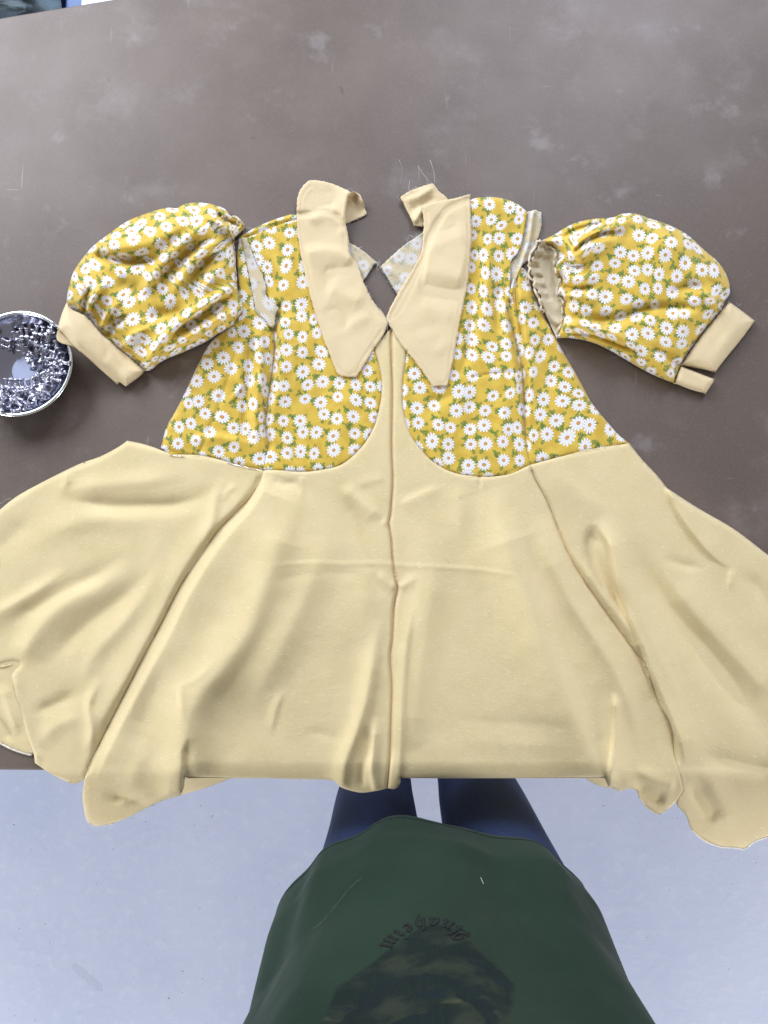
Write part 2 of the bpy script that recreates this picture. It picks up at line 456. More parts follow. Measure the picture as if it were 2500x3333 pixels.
# ------------------------------------------------------------------ floor and table
def box(name, x0, x1, y0, y1, z0, z1, mat, parent=None, bev=0.0):
    V = [(x, y, z) for z in (z0, z1) for y in (y0, y1) for x in (x0, x1)]
    Fc = [(0, 2, 3, 1), (4, 5, 7, 6), (0, 1, 5, 4), (2, 6, 7, 3), (0, 4, 6, 2), (1, 3, 7, 5)]
    o = link(name, mesh_from(name, V, Fc, smooth_on=False), mat, parent)
    if bev:
        b = o.modifiers.new('bevel', 'BEVEL'); b.width = bev; b.segments = 3
    return o
fl = box('floor', -5, 5, -4, 5, -0.1, 0, floor_mat()); tag(fl, kind='structure')
# faint grey scuff mark worn into the floor paint
ya = float(W(0, 2507, 0)[1]); yb = float(W(1250, 2514, 0)[1])
tbl = thing('cutting_table', 'wide brown cutting table the yellow dress is laid on', 'table', (0, 0.3, 0))
slope = (yb-ya)/(W(1250, 2500)[0]-W(0, 2500)[0])
def table_top():
    x0, x1 = -1.5, 1.5
    near = lambda x: ya + slope*(x-float(W(0, 2507)[0]))*1.0
    fa = W(0, 57, 0); fb = W(345, 0, 0)
    k = (fb[1]-fa[1])/(fb[0]-fa[0])
    far = lambda x: min(fa[1]+k*(x-fa[0]), 1.25)
    xs = [x0, fa[0], fb[0], 0.1, 0.6, x1]
    xs = sorted(xs)
    V = []; Fc = []
    for z in (TZ-0.035, TZ):
        for x in xs: V.append((x, near(x) if abs(x) < 0.9 else near(0.9*np.sign(x)), z))
        for x in xs: V.append((x, far(x), z))
    n = len(xs)
    for i in range(n-1):
        Fc.append((2*n+i, 2*n+i+1, 3*n+i+1, 3*n+i)); Fc.append((i, n+i, n+i+1, i+1))
        Fc.append((i, i+1, 2*n+i+1, 2*n+i)); Fc.append((n+i, 3*n+i, 3*n+i+1, n+i+1))
    Fc.append((0, 2*n, 3*n, n)); Fc.append((n-1, 2*n-1, 4*n-1, 3*n-1))
    V = [tuple(float(c) for c in v) for v in V]
    o = link('table_top', mesh_from('table_top', V, Fc, smooth_on=False), table_mat(), tbl)
    b = o.modifiers.new('bevel', 'BEVEL'); b.width = 0.003; b.segments = 2; b.limit_method = 'ANGLE'
table_top()
M_wood = flat_mat('table_leg_wood', (0.30, 0.22, 0.15), 0.6, 0, 12, 0.2)
for lx in (-1.3, 1.3):
    for ly in (0.0, 0.72): box('leg', lx-0.035, lx+0.035, ly-0.035, ly+0.035, 0, TZ-0.036, M_wood, tbl, 0.003)

# ------------------------------------------------------------------ the dress
WL = smooth([(556, 1480), (600, 1479), (650, 1482), (700, 1492), (770, 1512), (858, 1530)])
WLtop = smooth([(523, 1458), (540, 1470), (556, 1480)])
CL = smooth([(858, 1530), (908, 1531), (984, 1536), (1060, 1527), (1109, 1513), (1153, 1480), (1191, 1437), (1218, 1388), (1233, 1337), (1243, 1271), (1241, 1228), (1233, 1185), (1222, 1152), (1205, 1105)])
CC = smooth([(1273, 1070), (1271, 1147), (1277, 1255), (1277, 1353), (1275, 1450), (1277, 1513), (1279, 1567), (1275, 1621), (1271, 1676), (1265, 1703, 1), (1275, 1762), (1276, 1800), (1281, 1838), (1284, 1880), (1294, 1914, 1), (1283, 1974), (1281, 2030), (1277, 2082), (1271, 2137), (1276, 2218), (1276, 2250), (1272, 2359), (1269, 2467), (1261, 2566)])
CR = smooth([(1325, 1144), (1317, 1201), (1311, 1255), (1311, 1310), (1317, 1353), (1337, 1415), (1375, 1469), (1424, 1513), (1484, 1540), (1560, 1551), (1603, 1551), (1663, 1542), (1724, 1513)])
WR = smooth([(1724, 1513), (1770, 1501), (1817, 1488), (1926, 1461), (2048, 1443)])
SL = smooth([(858, 1530), (846, 1567), (814, 1621), (760, 1676), (705, 1735), (651, 1817), (597, 1893), (559, 1963), (521, 2039), (477, 2120), (434, 2205), (380, 2310), (325, 2419), (293, 2484), (274, 2538)])
SR = smooth([(1724, 1513), (1746, 1567), (1784, 1638), (1817, 1719), (1850, 1800), (1904, 1893), (1980, 2001), (2034, 2077), (2080, 2137), (2096, 2155), (2121, 2218), (2148, 2294), (2186, 2370), (2197, 2457), (2213, 2522), (2224, 2571)])
LO = smooth([(274, 2538), (240, 2552), (217, 2544), (163, 2517), (114, 2484, 1), (109, 2451), (71, 2348), (43, 2240), (35, 2196), (60, 2158, 1), (0, 2172), (-90, 2168), (-190, 2000), (-160, 1830), (-60, 1715), (0, 1659), (54, 1616), (152, 1562), (217, 1529), (271, 1505), (325, 1486), (380, 1458), (415, 1434, 1), (477, 1448), (542, 1472), (556, 1480)])
BL_hang = smooth([(274, 2538), (269, 2592), (274, 2636), (282, 2668), (296, 2682), (325, 2686), (369, 2679), (423, 2658), (488, 2625), (543, 2601), (585, 2588), (600, 2560, 1), (602, 2530, 1), (800, 2532), (1017, 2537), (1085, 2541), (1109, 2562), (1147, 2575), (1180, 2580), (1223, 2575), (1261, 2566)])
BR_hang = smooth([(1261, 2566), (1288, 2567), (1302, 2552), (1304, 2532, 1), (1600, 2532), (1968, 2532, 1), (1980, 2560, 1), (2023, 2568), (2069, 2571), (2083, 2598), (2105, 2628), (2143, 2649), (2175, 2633), (2199, 2611), (2224, 2571)])
RO = smooth([(2224, 2571), (2202, 2614), (2232, 2652), (2251, 2701), (2289, 2734), (2343, 2755), (2387, 2758), (2425, 2761), (2457, 2739), (2500, 2723), (2600, 2690), (2740, 2600), (2810, 2300), (2720, 1975), (2600, 1880), (2500, 1806), (2392, 1724), (2273, 1654), (2172, 1589, 1), (2142, 1551), (2091, 1496), (2048, 1443)])
AL = smooth([(804, 773), (831, 848), (864, 919), (867, 962), (907, 1000, 1), (891, 1065), (894, 1136), (880, 1244), (867, 1337), (864, 1396), (874, 1445), (866, 1490), (858, 1530)])
AR = smooth([(1724, 1513), (1711, 1418), (1706, 1337), (1703, 1234), (1692, 1163), (1671, 1082), (1656, 1011), (1660, 984)])
sil = cat(smooth([(523, 1458), (542, 1391), (575, 1331), (613, 1255), (651, 1174), (690, 1110), (760, 1040), (775, 950), (770, 850), (779, 772), (837, 738), (913, 708), (964, 700), (1100, 705), (1180, 900), (1255, 1030), (1330, 940), (1440, 700), (1534, 648), (1633, 644), (1681, 660), (1725, 677), (1763, 690), (1762, 740), (1744, 794), (1722, 843), (1705, 872), (1730, 930), (1746, 973), (1774, 1027), (1801, 1082), (1828, 1136), (1860, 1190), (1893, 1250), (1926, 1310), (1969, 1364), (2012, 1413), (2048, 1443)], 15),
          smooth([(2048, 1443), (2091, 1496), (2142, 1551), (2172, 1589, 1), (2273, 1654), (2392, 1724), (2500, 1806), (2720, 1975), (2810, 2300), (2740, 2600), (2500, 2723), (2425, 2761), (2343, 2755), (2251, 2701), (2202, 2614), (2175, 2633), (2143, 2649), (2105, 2628), (2069, 2571), (1980, 2563), (1968, 2532, 1), (1304, 2532, 1), (1288, 2567), (1180, 2580), (1109, 2562), (1017, 2537), (602, 2530, 1), (597, 2584, 1), (488, 2625), (369, 2679), (296, 2682), (269, 2592), (271, 2548), (217, 2544), (114, 2484, 1), (71, 2348), (35, 2196), (60, 2158), (-90, 2168), (-190, 2000), (-60, 1715), (54, 1616), (217, 1529), (325, 1486), (415, 1434, 1), (523, 1458)], 15))

def table_edge(P):
    """cloth beyond the table edge sinks"""
    ye = 2506-30*np.clip((P[:, 0]-550)/80, 0, 1)*np.clip((2040-P[:, 0])/80, 0, 1)
    d = np.maximum(P[:, 1]-ye, 0)
    far = np.clip((P[:, 0]-2050)/300, 0, 1)
    return -(np.sqrt(d*d+30**2)-30)*(0.24+0.1*far)
DS = [
 # --- side seams: one panel lies over the other
 ([(858,1530),(814,1621),(705,1735),(597,1893),(521,2039),(434,2205),(325,2419),(274,2538)], -4.0, 9, 7, 0.03, 0.03),
 ([(878,1545),(838,1640),(735,1760),(630,1920),(555,2070),(465,2235),(360,2440),(310,2560)], 7.0, 20, 110, 0.05, 0.1),
 ([(825,1545),(770,1640),(680,1730),(600,1840),(530,1975),(460,2110),(400,2220),(335,2330),(300,2440)], 4.0, 46, 22, 0.1, 0.1),
 ([(1724,1513),(1746,1567),(1784,1638),(1850,1800),(1904,1893),(1980,2001),(2080,2137),(2121,2218),(2186,2370),(2213,2522)], -4.0, 8, 6, 0.02, 0.1),
 # tube fold and hollow on the right
 ([(1860,1780),(1925,1880),(2000,1985),(2060,2065),(2095,2140)], 6.5, 16, 16, 0.25, 0.1),
 ([(1926,1705),(1925,1790),(1960,1880),(2015,1960),(2050,2040)], -8.5, 16, 24, 0.15, 0.3),
 ([(1935,1690),(1990,1780),(2010,1880),(2040,1980),(2085,2080),(2115,2170),(2165,2290),(2210,2400),(2235,2500)], 8.0, 10, 50, 0.12, 0.1),
 ([(2034,2001),(2067,2072),(2090,2130),(2110,2200)], -3.5, 6, 6, 0.2, 0.2),
 # --- centre seam
 ([(1273,1076),(1277,1255),(1275,1450),(1279,1567),(1271,1676),(1265,1703),(1275,1762),(1281,1838),(1294,1914),(1283,1974),(1277,2082),(1271,2137),(1276,2250),(1269,2467),(1261,2566)], -3.4, 5, 5, 0.0, 0.0),
 ([(1298,1650),(1330,1632),(1400,1600),(1470,1578)], 2.0, 14, 34, 0.15, 0.4),
 ([(1150,1585),(1200,1568),(1262,1556)], 1.5, 20, 14, 0.3, 0.2),
 ([(1230,1860),(1262,1900),(1288,1914)], 2.5, 16, 16, 0.3, 0.1),
 ([(1300,1914),(1330,1895),(1360,1870)], 2.2, 14, 16, 0.1, 0.4),
 ([(1244,1700),(1262,1704)], 1.5, 12, 10, 0.2, 0.1),
 # placket step right of the seam
 ([(1346,1960),(1340,2005),(1322,2110),(1312,2250),(1306,2412),(1298,2550)], 3.6, 34, 9, 0.25, 0.0),
 # --- front left folds
 ([(975,1575),(935,1700),(890,1850),(814,2050),(735,2160),(651,2260),(613,2340),(590,2480),(585,2580)], 14.5, 85, 85, 0.18, 0.0),
 ([(1010,1590),(985,1700),(935,1850),(870,2030),(790,2170),(715,2300),(670,2440)], -2.5, 40, 44, 0.2, 0.2),
 ([(1075,1620),(1060,1760),(1010,1900),(930,2080),(850,2240),(800,2380)], 6.5, 55, 60, 0.3, 0.3),
 ([(1110,1590),(1160,1720),(1210,1850),(1235,1960)], -2.8, 30, 26, 0.2, 0.3),
 ([(1110,1580),(1180,1640),(1240,1690)], 3.0, 30, 24, 0.2, 0.2),
 ([(1215,1700),(1195,1900),(1180,2100)], 2.5, 50, 40, 0.4, 0.4),
 ([(849,1850),(930,1836),(1017,1832),(1120,1834),(1223,1833),(1330,1840),(1430,1845),(1560,1855),(1720,1880)], 1.0, 7, 10, 0.1, 0.1),
 ([(860,1900),(1000,1868),(1200,1868)], -0.9, 14, 18, 0.2, 0.2),
 ([(1235,2010),(1215,2150),(1190,2290),(1155,2400),(1125,2480),(1115,2550)], 6.0, 34, 20, 0.3, 0.0),
 ([(1195,2360),(1188,2440),(1178,2520),(1180,2565)], -4.5, 14, 12, 0.2, 0.1),
 ([(1222,2330),(1215,2430),(1210,2510),(1222,2570)], 5.0, 10, 22, 0.25, 0.0),
 ([(880,2400),(900,2300),(930,2240)], 2.0, 18, 12, 0.3, 0.3),
 ([(980,2380),(1060,2390),(1130,2420)], -1.6, 24, 20, 0.3, 0.3),
 ([(588,2200),(590,2280),(596,2360)], 2.4, 12, 14, 0.35, 0.35),
 ([(560,2130),(480,2300),(430,2450)], -4.0, 50, 50, 0.4, 0.3),
 ([(480,2400),(440,2520),(420,2600)], 4.0, 50, 60, 0.4, 0.2),
 ([(620,2400),(605,2450),(606,2525)], -7, 8, 20, 0.4, 0.0),
 ([(330,2590),(400,2595),(500,2625)], -5, 22, 18, 0.3, 0.3),
 ([(360,2640),(430,2600),(520,2580)], 3, 16, 12, 0.3, 0.3),
 ([(700,2150),(640,2210),(570,2240)], 1.2, 14, 12, 0.3, 0.3),
 ([(980,1550),(985,1590),(975,1640)], 1.6, 12, 10, 0.1, 0.4),
 ([(880,1560),(915,1575),(980,1568)], -2.0, 16, 16, 0.2, 0.3),
 # --- front right folds
 ([(1370,1700),(1410,1860),(1392,2000),(1372,2150),(1350,2300),(1340,2450)], 5.2, 60, 42, 0.3, 0.15),
 ([(1350,1720),(1370,1860),(1365,1990),(1345,2150)], 1.0, 34, 30, 0.3, 0.3),
 ([(1600,1590),(1650,1740),(1705,1900),(1775,2100),(1840,2260),(1910,2420),(1962,2525)], 14, 100, 85, 0.18, 0.0),
 ([(1640,1590),(1712,1740),(1768,1892),(1850,2110),(1905,2250),(1960,2400),(1985,2500)], -3.5, 34, 40, 0.15, 0.1),
 ([(1740,1680),(1800,1830),(1870,1970),(1940,2080),(2010,2200),(2060,2330),(2090,2450)], 7.0, 34, 50, 0.2, 0.2),
 ([(1995,2255),(2003,2330),(1998,2430),(1984,2530)], 6.5, 5, 22, 0.15, 0.0),
 ([(1480,1570),(1500,1680),(1470,1800)], 2.2, 40, 34, 0.2, 0.4),
 ([(1560,1551),(1562,1580),(1556,1600)], -1.8, 6, 6, 0.0, 0.5),
 ([(1430,2340),(1600,2350),(1800,2365),(1900,2380)], -1.2, 26, 30, 0.3, 0.3),
 ([(1430,2410),(1650,2420),(1880,2440)], 0.8, 24, 30, 0.3, 0.3),
 ([(2060,2500),(2130,2540),(2200,2560)], 4.0, 26, 16, 0.3, 0.1),
 ([(2060,2540),(2110,2590),(2170,2610)], -7.0, 16, 26, 0.3, 0.2),
 # --- right side panel
 ([(2050,1560),(2000,1700),(2020,1838),(2090,2001),(2180,2200),(2280,2420)], 4.5, 30, 60, 0.4, 0.3),
 ([(1960,1600),(2060,1790),(2170,1974),(2305,2137),(2430,2300),(2540,2420)], -7.0, 44, 40, 0.35, 0.2),
 ([(2130,1800),(2240,1960),(2370,2110),(2520,2270)], 5.5, 34, 60, 0.3, 0.1),
 ([(2150,1810),(2230,1840),(2310,1850)], -2.6, 20, 16, 0.3, 0.4),
 ([(2172,1589),(2213,1675),(2262,1746),(2321,1811),(2390,1856)], 5.0, 6, 50, 0.0, 0.3),
 ([(2376,1846),(2382,1880),(2374,1930)], 2.6, 10, 12, 0.3, 0.4),
 ([(2400,1850),(2480,1930),(2560,2040)], -3.5, 30, 30, 0.3, 0.2),
 ([(2255,2440),(2350,2475),(2450,2500),(2550,2510)], -5.0, 30, 40, 0.35, 0.2),
 ([(2240,2540),(2290,2620),(2330,2680)], -7.0, 20, 40, 0.3, 0.2),
 ([(2280,2500),(2340,2600),(2380,2700)], 4.0, 30, 40, 0.3, 0.2),
 ([(1760,1545),(1830,1560),(1940,1640),(2060,1690)], 1.8, 26, 40, 0.3, 0.4),
 # --- left side panel
 ([(190,1620),(300,1640),(380,1648),(480,1646),(580,1640),(680,1605),(700,1560)], -5.0, 26, 30, 0.25, 0.3),
 ([(200,1520),(217,1567),(190,1610)], 3.5, 14, 16, 0.2, 0.5),
 ([(160,1600),(330,1580),(520,1560),(620,1530)], 3.5, 34, 30, 0.3, 0.3),
 ([(735,1550),(705,1620),(690,1700),(640,1790)], 3.2, 22, 16, 0.3, 0.3),
 ([(780,1575),(740,1600),(720,1640)], 1.6, 12, 12, 0.3, 0.4),
 ([(90,1780),(250,1700),(420,1690),(560,1690)], 3.5, 50, 40, 0.3, 0.4),
 ([(-60,2020),(50,1965),(163,1895),(240,1840)], 4.6, 22, 40, 0.1, 0.4),
 ([(20,2030),(150,1955),(300,1880),(420,1800)], -4.0, 30, 30, 0.2, 0.3),
 ([(60,2160),(110,2070),(200,1970),(330,1900),(450,1820)], 6.0, 36, 50, 0.1, 0.4),
 ([(150,2180),(250,2060),(390,1950),(500,1850)], -3.6, 34, 34, 0.3, 0.3),
 ([(250,2250),(310,2130),(400,2030),(480,1920),(550,1800)], 3.6, 30, 34, 0.3, 0.4),
 ([(100,2330),(180,2290),(270,2250)], -3.5, 24, 30, 0.3, 0.3),
 ([(120,2420),(190,2360),(280,2330)], 2.5, 24, 30, 0.3, 0.3),
 ([(330,2200),(290,2290),(300,2380),(285,2460)], 4.6, 18, 16, 0.3, 0.2),
 ([(35,2196),(50,2290),(90,2410),(130,2490)], 2.4, 30, 20, 0.1, 0.1),
 ([(-40,1800),(60,1730),(120,1650)], -2.6, 40, 40, 0.2, 0.4),
 # --- waist seams
 ([(858,1530),(984,1536),(1109,1513),(1191,1437),(1233,1337),(1241,1228),(1215,1130)], -1.5, 5, 5, 0.0, 0.0),
 ([(1325,1144),(1311,1255),(1317,1353),(1375,1469),(1484,1540),(1603,1551),(1724,1513),(1817,1488),(2048,1443)], -1.5, 5, 5, 0.0, 0.0),
 ([(523,1462),(600,1479),(700,1492),(858,1530)], -2.0, 5, 6, 0.0, 0.0),
 # --- bodice left
 ([(907,1000),(891,1065),(894,1136),(880,1244),(867,1337),(864,1396),(874,1445),(864,1500)], -6.0, 9, 10, 0.0, 0.1),
 ([(925,1010),(915,1100),(912,1200),(895,1330),(890,1400)], 6.0, 9, 40, 0.1, 0.3),
 ([(842,1050),(850,1120),(846,1240),(835,1340),(838,1420),(852,1500)], 6.0, 24, 12, 0.1, 0.2),
 ([(822,1080),(812,1200),(800,1300),(796,1400),(812,1450)], -4.0, 10, 8, 0.1, 0.2),
 ([(790,1080),(780,1220),(770,1330)], 3.0, 20, 14, 0.2, 0.4),
 ([(781,1092),(754,1190),(716,1310),(662,1440),(648,1476)], -1.4, 5, 7, 0.0, 0.0),
 ([(800,1240),(760,1290),(725,1330)], 2.0, 8, 8, 0.2, 0.4),
 ([(600,1430),(700,1425),(790,1438),(850,1460)], 3.4, 12, 22, 0.2, 0.2),
 ([(940,1060),(960,1200),(990,1330)], 2.5, 26, 26, 0.3, 0.3),
 ([(1010,1120),(1040,1260),(1080,1380)], -3.0, 30, 22, 0.2, 0.4),
 ([(1110,1250),(1130,1340),(1120,1430)], 3.0, 34, 26, 0.3, 0.3),
 ([(880,800),(930,900),(950,1000)], 2.0, 30, 30, 0.3, 0.3),
 ([(900,1430),(930,1480),(990,1500)], -1.5, 16, 16, 0.3, 0.3),
 ([(950,790),(975,900),(1010,1030),(1060,1180)], -2.0, 16, 22, 0.2, 0.2),
 # --- bodice right
 ([(1660,984),(1671,1082),(1692,1163),(1703,1234),(1706,1337),(1711,1418),(1724,1513)], -4.5, 9, 8, 0.0, 0.2),
 ([(1640,960),(1650,1080),(1670,1180),(1684,1280),(1690,1380)], 4.0, 40, 10, 0.1, 0.3),
 ([(1690,920),(1700,1020),(1722,1140),(1730,1260),(1732,1380)], 5.5, 10, 26, 0.1, 0.3),
 ([(1679,900),(1680,984),(1694,1065),(1700,1147)], -4.5, 6, 6, 0.0, 0.3),
 ([(1700,880),(1760,1020),(1830,1180),(1900,1320)], 3.0, 18, 26, 0.2, 0.4),
 ([(1740,1080),(1780,1220),(1810,1350)], -3.0, 18, 22, 0.2, 0.4),
 ([(1531,1228),(1580,1219),(1650,1212),(1700,1209)], -1.6, 5, 6, 0.1, 0.0),
 ([(1560,700),(1545,850),(1540,1000),(1520,1150),(1480,1260)], -4.0, 16, 20, 0.1, 0.2),
 ([(1600,760),(1590,880),(1580,1000),(1570,1140)], 4.0, 26, 20, 0.3, 0.3),
 ([(1625,900),(1620,1040),(1630,1150)], -3.5, 12, 16, 0.2, 0.3),
 ([(1480,1270),(1440,1300),(1380,1290)], -2.5, 20, 20, 0.2, 0.3),
 ([(1420,1300),(1440,1400),(1480,1470)], 2.4, 30, 30, 0.3, 0.3),
 ([(1560,1260),(1530,1340),(1540,1430)], -2.0, 24, 24, 0.3, 0.3),
 ([(1650,1260),(1640,1370),(1650,1450)], 2.6, 26, 24, 0.3, 0.3),
]
HD = Field(7.5, sil, 20, None, DS, ((170, 1.3, 1), (60, 0.4, 2), (24, 0.12, 3)), extra=table_edge)
# beyond the table edge the cloth must not be pulled up to the table by the rounded edge
_orig = HD.__call__
class DressField:
    def __call__(s, P):
        H = np.full(len(P), 7.5)
        for st in HD.strokes: st(P, H)
        for sc, am, sd in HD.noise: H += am*vnoise(P, sc, sd)
        d, _, _ = dist(P, sil, True)
        k = np.clip(d/20.0, 0, 1); k = np.sqrt(np.clip(1-(1-k)**2, 0, 1))
        off = np.clip((P[:, 1]-2470)/40, 0, 1)
        H = np.maximum(H, 1.5)
        H = H*(k*(1-off)+off*(0.6+0.4*k)) + 0.5*(1-k)*(1-off)
        return H+table_edge(P)
HDf = DressField()
def low(z, sc=90, am=1.0, sd=11, R=10, poly=None, strokes=()):
    return Field(z, poly, R, None, strokes, ((sc, am, sd), (30, 0.2, sd+1)))
base = W(1275, 1900, 0)
dress = thing('dress', 'unfinished daisy print dress with pale yellow skirt spread on table', 'dress', tuple(base))
# lower layers first
bp = smooth([(-160, 2080), (-60, 2120), (80, 2150), (130, 2300), (135, 2440), (103, 2457, 1), (71, 2449), (33, 2435), (0, 2419), (-120, 2380), (-190, 2250)], closed=True)
panel('skirt_back_panel', bp, Field(4.5, bp, 12, None, [([(0, 2220), (30, 2300), (60, 2400)], 4, 16, 22), ([(-40, 2300), (10, 2360), (40, 2420)], -3, 16, 16)], ((60, 1.2, 8),)), M_yellow, dress)
bp = smooth([(560, 2470), (780, 2480), (751, 2534, 1), (705, 2552), (651, 2571), (597, 2585), (560, 2592)], closed=True)
panel('skirt_fold', bp, lambda P: -14-0.5*np.maximum(P[:, 1]-2470, 0)+0.8*vnoise(P, 40, 3), M_yellow, dress)
bp = smooth([(1880, 2480), (2030, 2480), (2030, 2570), (1985, 2565), (1947, 2557), (1909, 2536, 1)], closed=True)
panel('skirt_fold', bp, lambda P: -14-0.5*np.maximum(P[:, 1]-2470, 0)+0.8*vnoise(P, 40, 3), M_yellow, dress)
panel('skirt_side_panel', cat(WL, SL, LO), HDf, M_yellow, dress, 6, uvrot=0.5)
top = smooth([(1205, 1105, 1), (1241, 1106, 1), (1258, 1085), (1273, 1070, 1)])
panel('skirt_front_panel', cat(CC, BL_hang[::-1], SL[::-1], CL, top), HDf, M_yellow, dress, 6, uvoff=(3, 9))
top = smooth([(1273, 1070, 1), (1300, 1100), (1325, 1144, 1)])
panel('skirt_front_panel', cat(top, CR, SR, BR_hang[::-1], CC[::-1]), HDf, M_yellow, dress, 6, uvoff=(31, 2))
panel('skirt_side_panel', cat(WR, RO[::-1], SR[::-1]), HDf, M_yellow, dress, 6, uvrot=-0.5, uvoff=(7, 7))
# overhang: the cloth turns over the table edge and hangs
def overhang(x0, x1, y, seed):
    xs = np.arange(x0, x1+1, 6.0); P = np.stack([xs, np.full(len(xs), y)], -1)
    H = HDf(P); top_ = W(xs, np.full(len(xs), y), H*MM)
    rows = [(0.0, 0.0), (0.0009, -0.0015), (0.0012, -0.004), (0.001, -0.014), (0.0, -0.05), (0.0, -0.10), (-0.002, -0.17)]
    V = []; U = []
    r = np.random.RandomState(seed)
    for j, (dy, dz) in enumerate(rows):
        for i in range(len(xs)):
            wv = 0.004*math.sin(xs[i]*0.021+seed)*min(1, -dz*12)
            V.append((top_[i, 0], top_[i, 1]-dy-wv, top_[i, 2]+dz)); U.append((xs[i]/66, y/66-dz*40))
    n = len(xs); Fc = [(j*n+i, (j+1)*n+i, (j+1)*n+i+1, j*n+i+1) for j in range(len(rows)-1) for i in range(n-1)]
    o = link('skirt_overhang', mesh_from('skirt_overhang', V, Fc, U), M_yellow, dress)
overhang(604, 1080, 2531.5, 1); overhang(1306, 1966, 2531.5, 2)

# bodice
bp = smooth([(777, 771, 1), (837, 738), (913, 708), (970, 699), (990, 740), (850, 775), (804, 790)], closed=True)
panel('bodice_back_panel', bp, low(3.0, poly=bp, strokes=[([(780, 765), (870, 722), (980, 700)], 3, 14, 14, 0.1, 0.1)]), M_daisy, dress, uvoff=(4, 1))
BLp = cat(smooth([(804, 773, 1), (850, 757), (913, 731), (966, 716), (1010, 720), (1060, 850), (1130, 1000), (1205, 1105, 1)]), CL[::-1], AL[::-1])
bl = BLp
panel('bodice_front_panel', cat(BLp), HDf, M_daisy, dress, 6)
BSLp = cat(smooth([(779, 772, 1), (797, 776), (808, 880), (825, 960), (833, 1010), (860, 1030), (885, 1060), (891, 1066, 1)]),
           AL[int(np.argmin(np.linalg.norm(AL-np.array([891, 1065]), axis=1))):], WL[::-1], WLtop[::-1],
           smooth([(523, 1458), (542, 1391), (575, 1331), (613, 1255), (651, 1174), (690, 1110), (760, 1040), (775, 950), (770, 850), (779, 772)]))
panel('bodice_side_panel', BSLp, HDf, M_daisy, dress, 6, uvrot=0.35, uvoff=(9, 3))
fp = smooth([(786, 774, 1), (804, 773, 1), (831, 848), (864, 919), (867, 962), (907, 1000, 1), (897, 1030), (888, 1066), (862, 1040), (835, 1014), (824, 960), (808, 880), (795, 820)], closed=True)
panel('armhole_facing', fringe(fp, 1.6), low(10.0, poly=None, am=0.6), M_daisy_back, dress, uvoff=(2, 2), shift=0.0)
BRp = cat(CR, AR, smooth([(1660, 984), (1662, 886), (1665, 848), (1687, 821), (1703, 767), (1717, 690, 1), (1681, 662), (1633, 645), (1580, 642), (1534, 650), (1490, 700), (1470, 900), (1420, 1080), (1370, 1130), (1325, 1144)]))
panel('bodice_front_panel', BRp, HDf, M_daisy, dress, 6, uvoff=(20, 4))
BSRp = cat(WR, smooth([(2048, 1443, 1), (2012, 1413), (1969, 1364), (1926, 1310), (1893, 1250), (1860, 1190), (1828, 1136), (1801, 1082), (1774, 1027), (1746, 973), (1730, 930), (1709, 878), (1692, 866, 1), (1676, 900), (1662, 940), (1660, 984, 1)]), AR[::-1])
panel('bodice_side_panel', BSRp, HDf, M_daisy, dress, 6, uvrot=-0.3, uvoff=(13, 8))
fp = smooth([(1717, 690, 1), (1740, 684), (1763, 690, 1), (1762, 740), (1744, 794), (1722, 843), (1695, 872), (1678, 919), (1672, 1011), (1662, 985), (1661, 900), (1665, 848), (1687, 821), (1703, 767)], closed=True)
panel('armhole_facing', fringe(fp, 1.6, 3), low(3.5, poly=None, am=0.6, strokes=[([(1735, 690), (1722, 780), (1700, 850), (1672, 930)], 4.5, 6, 8, 0.0, 0.2)]), M_daisy_back, dress, uvoff=(5, 7))
fp = smooth([(1100, 760), (1138, 789, 1), (1173, 810), (1205, 835), (1230, 857, 1), (1218, 862), (1200, 890), (1184, 912, 1), (1130, 930), (1080, 850)], closed=True)
panel('neck_facing', fringe(fp, 1.2, 5), low(4.0, poly=None, am=0.8), M_daisy_back, dress, uvoff=(15, 7), uvrot=0.6)
fp = smooth([(1400, 745), (1371, 759, 1), (1345, 778), (1320, 794), (1280, 828), (1238, 868, 1), (1260, 903), (1292, 956, 1), (1350, 960), (1400, 860)], closed=True)
panel('neck_facing', fringe(fp, 1.2, 6), low(4.0, poly=None, am=0.8, strokes=[([(1250, 860), (1300, 900), (1340, 930)], 2, 12, 12)]), M_daisy_back, dress, uvoff=(25, 17), uvrot=1.1)
# added orange lines that colour in the warm shade deep in the seam creases
M_crease = flat_mat('crease_orange', (0.70, 0.42, 0.17), 0.8)
def seam_line(line, r=0.00055, up=0.3):
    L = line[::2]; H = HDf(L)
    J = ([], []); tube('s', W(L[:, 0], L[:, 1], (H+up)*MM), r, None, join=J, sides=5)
    link('seam_crease_tint', mesh_from('seam_crease_tint', J[0], J[1]), M_crease, dress)
seam_line(CC, 0.00045); seam_line(SL[2:14], 0.0004, 0.0); seam_line(SR[int(len(SR)*0.2):int(len(SR)*0.58)], 0.0004, 0.0)
